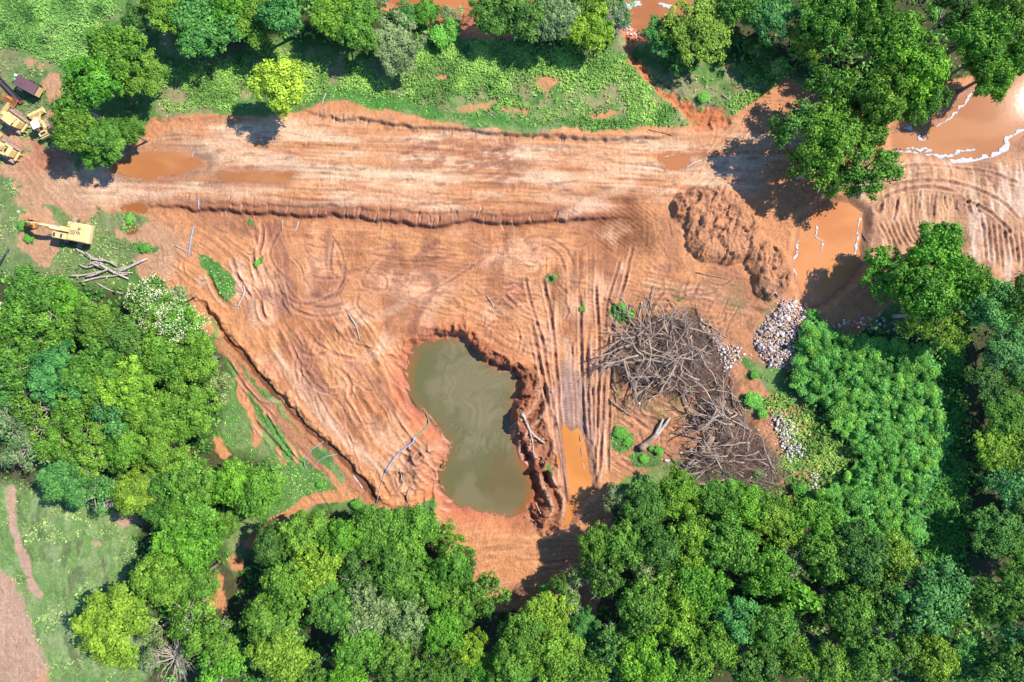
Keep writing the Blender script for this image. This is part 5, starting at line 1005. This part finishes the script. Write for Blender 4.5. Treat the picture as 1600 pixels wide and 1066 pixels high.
twigs('twig_litter', [(975,440),(1080,440),(1110,505),(1000,500)], 130, 'broken twigs on the sand north of the brush pile', 'twig', lambda a, b: .04, 4, .3, 1.6, .018)
twigs('brushwood', [(1120,690),(1180,680),(1232,730),(1215,768),(1150,770),(1075,750)], 1100, 'pale grey tips of the lower brushwood', 'twig_grey', lambda a, b: 1.0, 5, .8, 2.4, .015, -.9)
twigs('brushwood', [(800,915),(820,918),(822,932),(805,935)], 120, 'brown twig heap where the southern road ends', 'twig', lambda a, b: .5, 6, .4, 1.2, .02)
twigs('brushwood', [(715,8),(800,0),(806,22),(760,30),(700,28)], 260, 'brown driftwood tangle on the red river beach', 'twig', lambda a, b: .5, 7, .5, 1.8, .025)
twigs('twig_litter', [(1180,440),(1245,420),(1250,470),(1200,490)], 90, 'roots and twigs in the soil by the orange channel', 'deadwood', lambda a, b: .1, 8, .4, 1.4, .025)
twigs('twig_litter', [(360,560),(400,580),(590,780),(560,790),(420,660)], 160, 'pale roots along the drainage ditch', 'deadwood', lambda a, b: .15, 9, .3, 1.0, .014)
# uprooted tree stump
t = bpy.data.objects.new('uprooted_tree', None); COL.objects.link(t); x, y = at(1088, 712, .6); t.location = (x, y, gz(x, y)); t['label'] = 'uprooted trunk fanned with bare limbs at the southern forest edge'; t['category'] = 'tree trunk'; c = np.array(t.location)
T = Tubes(); P = [np.array(q)-c for q in poly3([(1064,738),(1085,715),(1104,694),(1112,682)], .4, .5, 1.2)]; T.add(P, np.linspace(.28, .5, len(P)), 8); put('trunk', T.mesh('trunk', M['brown_wood']), parent=t)
r = np.random.RandomState(3); T = Tubes()
for k in range(14): a = r.uniform(-.6, 2.6); T.add(wander(P[-1], P[-1]+np.array([math.cos(a), math.sin(a), r.uniform(-.3, .7)])*r.uniform(.7, 1.5), 4, .1, r), [.14, .09, .06, .03], 5)
put('roots', T.mesh('roots', M['brown_wood']), parent=t)

# ------------------------------------------------------------------ hoses and pipes
M['hose_blue'] = mat('pale blue lay-flat hose', (.26, .31, .46), .5, var=.2, scale=3); M['hose_green'] = mat('green suction hose', (.06, .22, .13), .5, var=.2); M['hose_grey'] = mat('grey plastic pipe', (.25, .24, .25), .6, var=.2); M['pvc'] = mat('blue plastic pipe', (.20, .32, .52), .45, var=.15); M['black_pipe'] = mat('black pipe', (.015, .022, .028), .5, var=.2); M['white_strip'] = mat('white plastic', (.5, .48, .5), .6, var=.15)
t = bpy.data.objects.new('pump_hose', None); COL.objects.link(t); x, y = at(648, 682, .2); t.location = (x, y, gz(x, y)); t['label'] = 'long hose from the ditch end to the pond, pale blue then green'; t['category'] = 'hose'; c = np.array(t.location)
for nm, pts, r, m in (('hose_tail', [(588,786),(593,768),(598,748),(602,738)], .07, 'hose_grey'), ('hose_body', [(602,738),(612,722),(625,706),(644,692),(648,682)], .11, 'hose_blue'), ('suction_end', [(648,682),(659,675),(667,665),(667,656),(664,648)], .09, 'hose_green')):
    P = [np.array(q)-c for q in poly3(pts, r, r+.1)]; put(nm, Tubes().add(P, [r]*len(P), 8).mesh(nm, M[m]), parent=t)
def pipe(pts, rpx, m, lab, nm='pipe', cat='pipe', **k):
    r = rpx*S; P = poly3(pts, r, k.get('h0', r+.05), k.get('h1'), 0); c = np.array(P[0]); return put(nm, Tubes().add([np.array(q)-c for q in P], [r]*len(P), 8).mesh(nm, M[m]), label=lab, cat=cat, loc=tuple(c))
pipe([(504,691),(488,702),(478,716),(476,726),(480,734)], .65, 'hose_grey', 'grey hose bowed from the ditch into the grass, the northern one', 'hose', 'hose'); pipe([(526,711),(510,713),(498,721),(486,734)], .65, 'hose_grey', 'grey hose arching from the ditch into the grass, the southern one', 'hose', 'hose')
pipe([(302,354),(298,378),(294,403)], .75, 'pvc', 'long blue pipe standing out of the soil west of the field'); pipe([(314,315),(313,330)], .7, 'pvc', 'short blue pipe lying at the lip of the road'); pipe([(305,238),(300,248)], .6, 'hose_blue', 'small pale pipe piece at the edge of the long road puddle')
pipe([(-6,424),(14,390)], 1.7, 'black_pipe', 'straight black pipe in the grass at the west frame edge'); pipe([(551,744),(558,754),(565,764)], .8, 'white_strip', 'white plastic strip on the bank of the earth ditch', 'plastic_strip', 'plastic strip'); pipe([(1072,262),(1084,255),(1096,250)], .5, 'white_strip', 'pale strip beside the small puddle at the road fork', 'plastic_strip', 'plastic strip')
# slab at the west edge
bm = bmesh.new(); bmesh.ops.create_cube(bm, size=1); bmesh.ops.scale(bm, vec=(2.6, 1.3, .35), verts=bm.verts); bmesh.ops.bevel(bm, geom=bm.edges[:], offset=.04, segments=1, affect='EDGES')
for v in bm.verts: v.co.x += .2*math.sin(v.co.y*3); v.co.z += .03*math.sin(v.co.x*5)
me = bpy.data.meshes.new('concrete_slab'); bm.to_mesh(me); bm.free(); me.materials.append(M['concrete']); x, y = at(2, 479, .3); o = put('concrete_slab', me, label='pale slab half hidden by leaves at the west frame edge', cat='slab', loc=(x, y, gz(x, y)+.3)); o.rotation_euler = (0, .05, -.25)
# ------------------------------------------------------------------ machines
M['yellow'] = mat('faded yellow paint', (.62, .40, .13), .5, var=.25, scale=1.5, dirtc=(.56, .43, .24)); M['cream'] = mat('bleached yellow roof', (.58, .42, .17), .55, var=.15, scale=1.2); M['white_roof'] = mat('white canopy paint', (.70, .66, .54), .5, var=.1)
M['steel'] = mat('dark worn steel', (.10, .075, .065), .6, var=.4, scale=3); M['mud_steel'] = mat('mud covered steel', (.36, .23, .18), .85, var=.4, scale=2); M['glass'] = mat('dark cab glass', (.02, .04, .05), .08); M['rust'] = mat('rusty orange steel', (.46, .13, .045), .8, var=.4, scale=3)
M['maroon'] = mat('maroon painted sheet', (.125, .05, .052), .6, var=.3, scale=1.2, dirtc=(.10, .055, .06)); M['purple_steel'] = mat('dark weathered channel steel', (.075, .045, .06), .6, var=.3, scale=2); M['orange'] = mat('orange worn paint', (.60, .20, .03), .55, var=.3); M['plastic_green'] = mat('green drum plastic', (.03, .26, .14), .4); M['black'] = mat('black rubber', (.02, .02, .02), .8); M['chrome'] = mat('bright piston rod', (.6, .6, .6), .25, 1)
class Part:
    def __init__(s): s.bm = bmesh.new()
    def box(s, c, size, rot=(0, 0, 0), bev=.03, taper=None):
        r = bmesh.ops.create_cube(s.bm, size=1); vs = r['verts']
        for v in vs:
            v.co = Vector((v.co.x*size[0], v.co.y*size[1], v.co.z*size[2]))
            if taper and v.co.z > 0: v.co.x *= taper[0]; v.co.y *= taper[1]
        if bev:
            es = list({e for v in vs for e in v.link_edges}); b = bmesh.ops.bevel(s.bm, geom=es, offset=min(bev, min(size)*.3), segments=1, affect='EDGES'); vs = list({v for f in b['faces'] for v in f.verts} | {v for v in vs if v.is_valid})
        from mathutils import Euler
        mt = Matrix.Translation(c) @ Euler(rot).to_matrix().to_4x4(); bmesh.ops.transform(s.bm, matrix=mt, verts=vs); return s
    def cyl(s, a, b, r, n=12, r2=None):
        a = Vector(a); b = Vector(b); d_ = b-a; q = bmesh.ops.create_cone(s.bm, cap_ends=True, segments=n, radius1=r, radius2=r if r2 is None else r2, depth=d_.length); bmesh.ops.transform(s.bm, matrix=Matrix.Translation((a+b)/2) @ d_.to_track_quat('Z', 'Y').to_matrix().to_4x4(), verts=q['verts']); return s
    def prism(s, pts, y0, y1):                       # outline in x,z pushed from y0 to y1
        A = [s.bm.verts.new((p[0], y0, p[1])) for p in pts]; B = [s.bm.verts.new((p[0], y1, p[1])) for p in pts]; n = len(pts); s.bm.faces.new(A); s.bm.faces.new(B[::-1])
        for i in range(n): s.bm.faces.new((A[i], B[i], B[(i+1) % n], A[(i+1) % n]))
        return s
    def done(s, name, m, parent=None, label=None, **kw):
        bmesh.ops.recalc_face_normals(s.bm, faces=s.bm.faces); me = bpy.data.meshes.new(name); s.bm.to_mesh(me); s.bm.free(); me.materials.append(M[m]); return put(name, me, parent=parent, label=label, **kw)
def root(name, label, cat, px, py, h, fwd):
    x, y = at(px, py, h); e = bpy.data.objects.new(name, None); COL.objects.link(e); e['label'] = label; e['category'] = cat; e.location = (x, y, gz(x, y)+.02); e.rotation_euler = (0, 0, math.atan2(-fwd[1], fwd[0])); return e
def track(parent, cy, length, width=.5, hgt=.8, m='mud_steel', frame='steel', x0=0, rot=0):
    R = hgt/2; L = length/2-R; pts = [(x0+L+R*math.sin(a), R-R*math.cos(a)) for a in np.linspace(0, math.pi, 9)]+[(x0-L-R*math.sin(a), R+R*math.cos(a)) for a in np.linspace(0, math.pi, 9)]
    t = Part().prism([(p[0], p[1]) for p in pts], cy-width/2+.05, cy+width/2-.05).done('track', m, parent)
    n = int(2*(length-hgt+math.pi*R)/.2); per = 2*2*L+2*math.pi*R; p = Part()
    for k in range(int(per/.2)):
        s_ = k*.2
        if s_ < 2*L: c, a = (x0-L+s_, hgt), 0
        elif s_ < 2*L+math.pi*R: q = (s_-2*L)/R; c, a = (x0+L+R*math.sin(q), R+R*math.cos(q)), q
        elif s_ < 4*L+math.pi*R: c, a = (x0+L-(s_-2*L-math.pi*R), 0.0), math.pi
        else: q = (s_-4*L-math.pi*R)/R; c, a = (x0-L-R*math.sin(q), R-R*math.cos(q)), math.pi+q
        p.box((c[0], cy, c[1]+.01), (.15, width, .06), (0, a, 0), 0)
    sh = p.done('track_shoes', m, t); 
    w_ = Part()
    for xx in np.linspace(x0-L, x0+L, 5): w_.cyl((xx, cy-width/2-.02, R*.8), (xx, cy+width/2+.02, R*.8), R*.55, 10)
    w_.done('rollers', frame, t); 
    if rot: t.rotation_euler = (0, 0, rot)
    return t
# --- excavator: forward is +x
ex = root('excavator', 'yellow crawler excavator with its boom stretched west over weeds', 'excavator', 109, 360.5, 2.4, (-77, -15))
for cy in (-1.05, 1.05): track(ex, cy, 4.1, .62, .85, rot=math.radians(78))
Part().box((0, 0, .75), (1.6, 1.4, .5), (0, 0, math.radians(78))).cyl((0, 0, .9), (0, 0, 1.15), .65, 20).done('undercarriage', 'steel', ex)
Part().box((-.85, 0, 1.22), (3.9, 2.9, .16)).done('deck', 'yellow', ex)
p = Part(); p.box((-1.25, 0, 1.85), (3.0, 2.85, 1.1), bev=.1); p.done('engine_house', 'cream', ex)
g = Part()
for k in range(5): g.box((-.05-k*.17, .18, 2.42), (.06, .75, .04), bev=0)
for k in range(4): g.box((-1.0-k*.16, .05+.12*(k % 2), 2.42), (.06, .55, .04), (0, 0, .5), bev=0)
g.done('grille', 'steel', ex); Part().box((-1.3, .9, 2.43), (.5, .3, .05), bev=.01).box((-2.0, -.9, 2.43), (.4, .5, .05), bev=.01).done('hatch', 'yellow', ex)
Part().prism([(-2.7, 1.2), (-3.0, 1.5), (-3.05, 2.3), (-2.72, 2.4)], -1.4, 1.4).done('counterweight', 'yellow', ex); ch = Part().cyl((-1.55, -.62, 2.35), (-1.55, -.62, 2.95), .10, 12).done('exhaust', 'chrome', ex); Part().cyl((-1.55, -.62, 2.93), (-1.55, -.62, 2.97), .07, 10).done('exhaust_hole', 'black', ch)
cab = Part().box((1.35, 1.02, 2.05), (2.1, .95, 1.5), bev=.08).done('cab', 'cream', ex)
Part().box((2.05, 1.02, 2.81), (.3, .62, .04), bev=0).done('roof_window', 'glass', cab); Part().box((.95, 1.02, 2.81), (.28, .62, .04), bev=0).done('roof_window', 'glass', cab); Part().box((2.41, 1.02, 2.2), (.04, .8, .9), bev=0).done('windscreen', 'glass', cab); Part().box((1.3, 1.51, 2.25), (1.3, .04, .8), bev=0).done('side_window', 'glass', cab); Part().box((1.3, .53, 2.25), (1.3, .04, .8), bev=0).done('side_window', 'glass', cab)
Part().box((.5, -1.0, 1.6), (.9, .8, .6), bev=.06).done('tool_box', 'yellow', ex); hr = Part()
for a, b in (((.95, -1.4, 1.9), (.95, -1.4, 2.9)), ((-.3, -1.4, 2.4), (-.3, -1.4, 2.9)), ((.95, -1.4, 2.9), (-.3, -1.4, 2.9)), ((-2.7, 1.35, 2.3), (-3.1, 1.6, 2.6))): hr.cyl(a, b, .03, 6)
hr.done('handrail', 'steel', ex)
Part().prism([(.2, 1.5), (.5, 1.2), (1.5, 2.4), (3.2, 3.5), (4.7, 3.6), (4.8, 3.95), (3.1, 4.15), (1.1, 3.0)], -.24, .24).done('boom', 'cream', ex)
Part().prism([(4.2, 4.1), (4.5, 3.5), (6.9, 2.0), (7.6, 1.25), (7.75, 1.5), (7.1, 2.35), (5.2, 3.8), (4.4, 4.3)], -.19, .19).done('stick', 'yellow', ex)
for y in (-.36, .36):
    c = Part().cyl((.6, y, 1.4), (1.7, y, 2.3), .11, 10).done('lift_cylinder', 'yellow', ex); Part().cyl((1.65, y, 2.26), (2.8, y, 3.2), .06, 8).done('piston_rod', 'chrome', c)
c = Part().cyl((2.2, 0, 4.0), (3.4, 0, 4.4), .12, 10).done('stick_cylinder', 'cream', ex); Part().cyl((3.4, 0, 4.4), (4.4, 0, 4.3), .06, 8).done('piston_rod', 'chrome', c)
c = Part().cyl((4.9, 0, 4.1), (6.1, 0, 3.3), .11, 10).done('bucket_cylinder', 'cream', ex); Part().cyl((6.1, 0, 3.3), (7.1, 0, 2.4), .06, 8).done('piston_rod', 'chrome', c)
Part().box((7.2, -.28, 2.0), (.7, .09, .3), (0, .7, 0)).box((7.2, .28, 2.0), (.7, .09, .3), (0, .7, 0)).done('bucket_linkage', 'steel', ex)
b = Part().prism([(7.6, 1.5), (7.95, 1.3), (8.0, .7), (7.6, .25), (6.95, .15), (6.5, .45), (6.45, .55), (6.95, .27), (7.55, .38), (7.85, .75), (7.8, 1.2), (7.55, 1.35)], -.55, .55).box((7.3, -.56, .75), (1.1, .05, .8), (0, .3, 0)).box((7.3, .56, .75), (1.1, .05, .8), (0, .3, 0)).done('bucket', 'orange', ex)
for y in (-.44, -.15, .15, .44): Part().box((6.4, y, .45), (.25, .1, .07), (0, -.4, 0), .01).done('tooth', 'steel', b)
Part().box((6.1, .42, 2.5), (1.0, .35, .35), (0, .5, 0)).done('thumb', 'orange', ex)
# --- track loader
tl = root('track_loader', 'yellow track loader with a white square roof and its bucket forward', 'loader', 59, 193, 1.6, (-15, -30))
for cy in (-.8, .8): track(tl, cy, 2.9, .42, .8, x0=-.4)
Part().box((-.7, 0, .95), (2.6, 1.1, .7), bev=.06).done('chassis', 'yellow', tl); Part().box((.5, 0, 1.55), (1.1, .8, .6), bev=.08).done('hood', 'yellow', tl); Part().box((-1.75, 0, 1.5), (.6, 1.3, .7), bev=.06).done('rear_engine', 'cream', tl); Part().box((-1.75, -.1, 1.88), (.35, .8, .05), bev=0).done('radiator', 'black', tl); Part().box((-2.15, 0, 1.2), (.15, 1.7, .6)).done('rear_bumper', 'cream', tl)
r_ = Part().box((-.45, 0, 2.65), (1.25, 1.25, .08), bev=.02).done('canopy', 'white_roof', tl)
for x in (-.98, .08):
    for y in (-.55, .55): Part().box((x, y, 1.95), (.08, .08, 1.35), bev=0).done('canopy_post', 'yellow', r_)
Part().box((-.6, 0, 1.35), (.5, .5, .15)).box((-.85, 0, 1.65), (.12, .5, .5)).done('seat', 'black', tl); 
for y in (-.55, .55):
    Part().prism([(-.5, 1.75), (-.4, 1.95), (.9, 1.75), (1.95, .75), (1.85, .55), (.8, 1.5)], y-.08, y+.08).done('lift_arm', 'cream', tl); Part().cyl((0, y*.6, 1.0), (1.2, y*.6, 1.25), .07, 8).done('lift_cylinder', 'chrome', tl)
b = Part().prism([(1.9, .1), (2.75, .08), (2.75, .14), (2.0, .2), (1.85, .6), (2.05, 1.05), (2.3, 1.2), (2.25, 1.26), (1.95, 1.12), (1.72, .6)], -1.15, 1.15).box((2.2, -1.16, .55), (.9, .05, .8)).box((2.2, 1.16, .55), (.9, .05, .8)).done('bucket', 'yellow', tl)
for k in range(7): Part().box((2.85, -1.05+k*.35, .11), (.22, .1, .06), bev=.01).done('tooth', 'yellow', b)
# --- bulldozers
def dozer(px, py, fwd, label, canopy, name='bulldozer'):
    d_ = root(name, label, 'bulldozer', px, py, 1.5, fwd)
    for cy in (-1.05, 1.05): track(d_, cy, 3.5, .5, .85)
    Part().box((-.1, 0, .95), (2.8, 1.2, .7), bev=.06).done('chassis', 'yellow', d_); h = Part().box((.75, 0, 1.65), (1.5, .95, .85), bev=.1, taper=(1, .85)).done('hood', 'yellow', d_); Part().cyl((.9, .2, 2.05), (.9, .2, 2.6), .07, 10).done('exhaust', 'steel', h); Part().box((1.54, 0, 1.6), (.06, .75, .65), bev=0).done('radiator_grille', 'steel', h)
    Part().box((-1.25, 0, 1.75), (.65, 1.3, .7), bev=.08).done('fuel_tank', 'yellow', d_)
    if canopy:
        c = Part().box((-.45, 0, 2.72), (1.75, 1.45, .1), bev=.03).done('canopy', 'cream', d_)
        for x in (-1.2, .3):
            for y in (-.62, .62): Part().box((x, y, 2.0), (.09, .09, 1.4), bev=0).done('canopy_post', 'yellow', c)
    else:
        s_ = Part().box((-.45, 0, 1.45), (.55, .6, .16)).box((-.72, 0, 1.75), (.14, .6, .5)).done('seat', 'black', d_)
        for y in (-.75, .75): Part().box((-.5, y, 1.5), (1.3, .3, .4), bev=.05).done('fender', 'yellow', d_)
        Part().box((.25, 0, 1.85), (.2, .9, .5), bev=.03).done('dashboard', 'cream', d_)
        for y in (-.2, 0, .2): Part().cyl((.1, y, 1.9), (-.05, y, 2.25), .03, 6).done('lever', 'steel', d_)
    for y in (-1.42, 1.42): Part().prism([(-.3, .4), (2.1, .3), (2.1, .55), (-.3, .65)], y-.09, y+.09).done('push_arm', 'mud_steel', d_)
    Part().prism([(2.15, .05), (2.3, .05), (2.2, .55), (2.35, 1.15), (2.22, 1.2), (2.05, .6)], -1.7, 1.7).done('blade', 'cream', d_)
    rp = Part().box((-2.0, 0, .9), (.3, 1.5, .3)).done('ripper', 'yellow', d_)
    for y in (-.5, .5): Part().box((-2.1, y, .45), (.18, .12, .9), (0, .15, 0)).done('ripper_shank', 'yellow', rp)
    return d_
dozer(17, 186, (-27, -20), 'yellow bulldozer with a canopy parked at the west edge, blade uphill', True)
dozer(5, 232, (-27, -17), 'open yellow bulldozer without canopy cut by the west frame edge', False)
# --- maroon two-lid hopper trailer
hp = root('hopper_trailer', 'maroon sheet metal hopper with two roof panels beside the long trough', 'trailer', 39, 132, 2.0, (30, 17))
Part().prism([(-1.75, .8), (1.75, .8), (1.85, 1.9), (-1.85, 1.9)], -.78, .78).done('body', 'maroon', hp); l = Part().box((-.92, 0, 2.02), (1.75, 1.75, .09), (.0, -.05, 0)).done('lid', 'maroon', hp); Part().box((-.92, -.3, 2.09), (1.2, .04, .03), (0, -.05, 0), 0).done('lid_rib', 'purple_steel', l)
l = Part().box((.95, 0, 2.06), (1.85, 1.65, .09), (0, .06, 0)).done('lid', 'maroon', hp); Part().box((.02, 0, 2.1), (.08, 1.75, .1), bev=0).done('ridge_bar', 'purple_steel', hp); Part().box((1.93, 0, 1.35), (.06, 1.5, 1.0)).done('tailgate', 'cream', hp)
for x in (-.6, .6):
    for y in (-.9, .9): w_ = Part().cyl((x, y-.12, .42), (x, y+.12, .42), .42, 18).done('wheel', 'black', hp); Part().cyl((x, y-.14, .42), (x, y+.14, .42), .18, 10).done('rim', 'steel', w_)
Part().box((-2.2, 0, .6), (1.0, .12, .12)).box((0, 0, .7), (3.4, 1.2, .12)).done('frame', 'steel', hp); Part().box((-.6, -1.0, 1.7), (.9, .35, .3)).done('side_box', 'steel', hp)
def drum(px, py, m, lab, h=.9, r=.3, cap='white_roof'):
    e = root('drum', lab, 'drum', px, py, h, (1, 0)); b = Part().cyl((0, 0, 0), (0, 0, h), r, 18).cyl((0, 0, h*.33), (0, 0, h*.36), r*1.04, 18).cyl((0, 0, h*.66), (0, 0, h*.69), r*1.04, 18).done('barrel', m, e); Part().cyl((0, 0, h), (0, 0, h+.03), r*.9, 18).cyl((r*.5, 0, h), (r*.5, 0, h+.07), .05, 8).done('lid', cap, e)
drum(12.5, 164, 'plastic_green', 'green drum with a pale lid at the foot of the orange rack', .7, .22); drum(23.5, 117, 'white_roof', 'small white drum at the north corner of the maroon hopper', .8, .2); drum(21, 123, 'white_roof', 'white drum with a green lid at the west side of the maroon hopper', .8, .2, 'plastic_green')
# --- long channel trough
tr_ = root('steel_trough', 'long dark steel trough lying diagonally beside the maroon hopper', 'trough', 14, 140, .5, (36, 38)); Part().box((0, 0, .25), (5.4, .62, .06)).done('bed', 'purple_steel', tr_)
for y in (-.31, .31): Part().box((0, y, .42), (5.4, .05, .4), bev=.01).done('side_wall', 'purple_steel', tr_)
Part().box((2.72, 0, .42), (.05, .66, .4), bev=.01).done('end_plate', 'rust', tr_)
for x in (-1.8, 1.8): Part().box((x, 0, .11), (.2, .9, .22)).done('skid', 'steel', tr_)
# --- orange rack
rk = root('steel_rack', 'rusty orange slatted rack between the long trough and the bulldozer', 'rack', 10, 154, .8, (27, 16))
for k in range(6): Part().box((0, -.55+k*.22, .85), (3.4, .07, .07), bev=.01).done('slat', 'rust', rk)
for x in (-1.65, -.5, .65, 1.65): Part().box((x, 0, .78), (.09, 1.3, .09), bev=.01).done('crossbar', 'rust', rk)
for x in (-1.6, 1.6):
    for y in (-.58, .58): Part().box((x, y, .38), (.08, .08, .75), bev=0).done('leg', 'rust', rk)
Part().box((.5, .3, .95), (.9, .25, .14)).done('hinge_box', 'orange', rk)
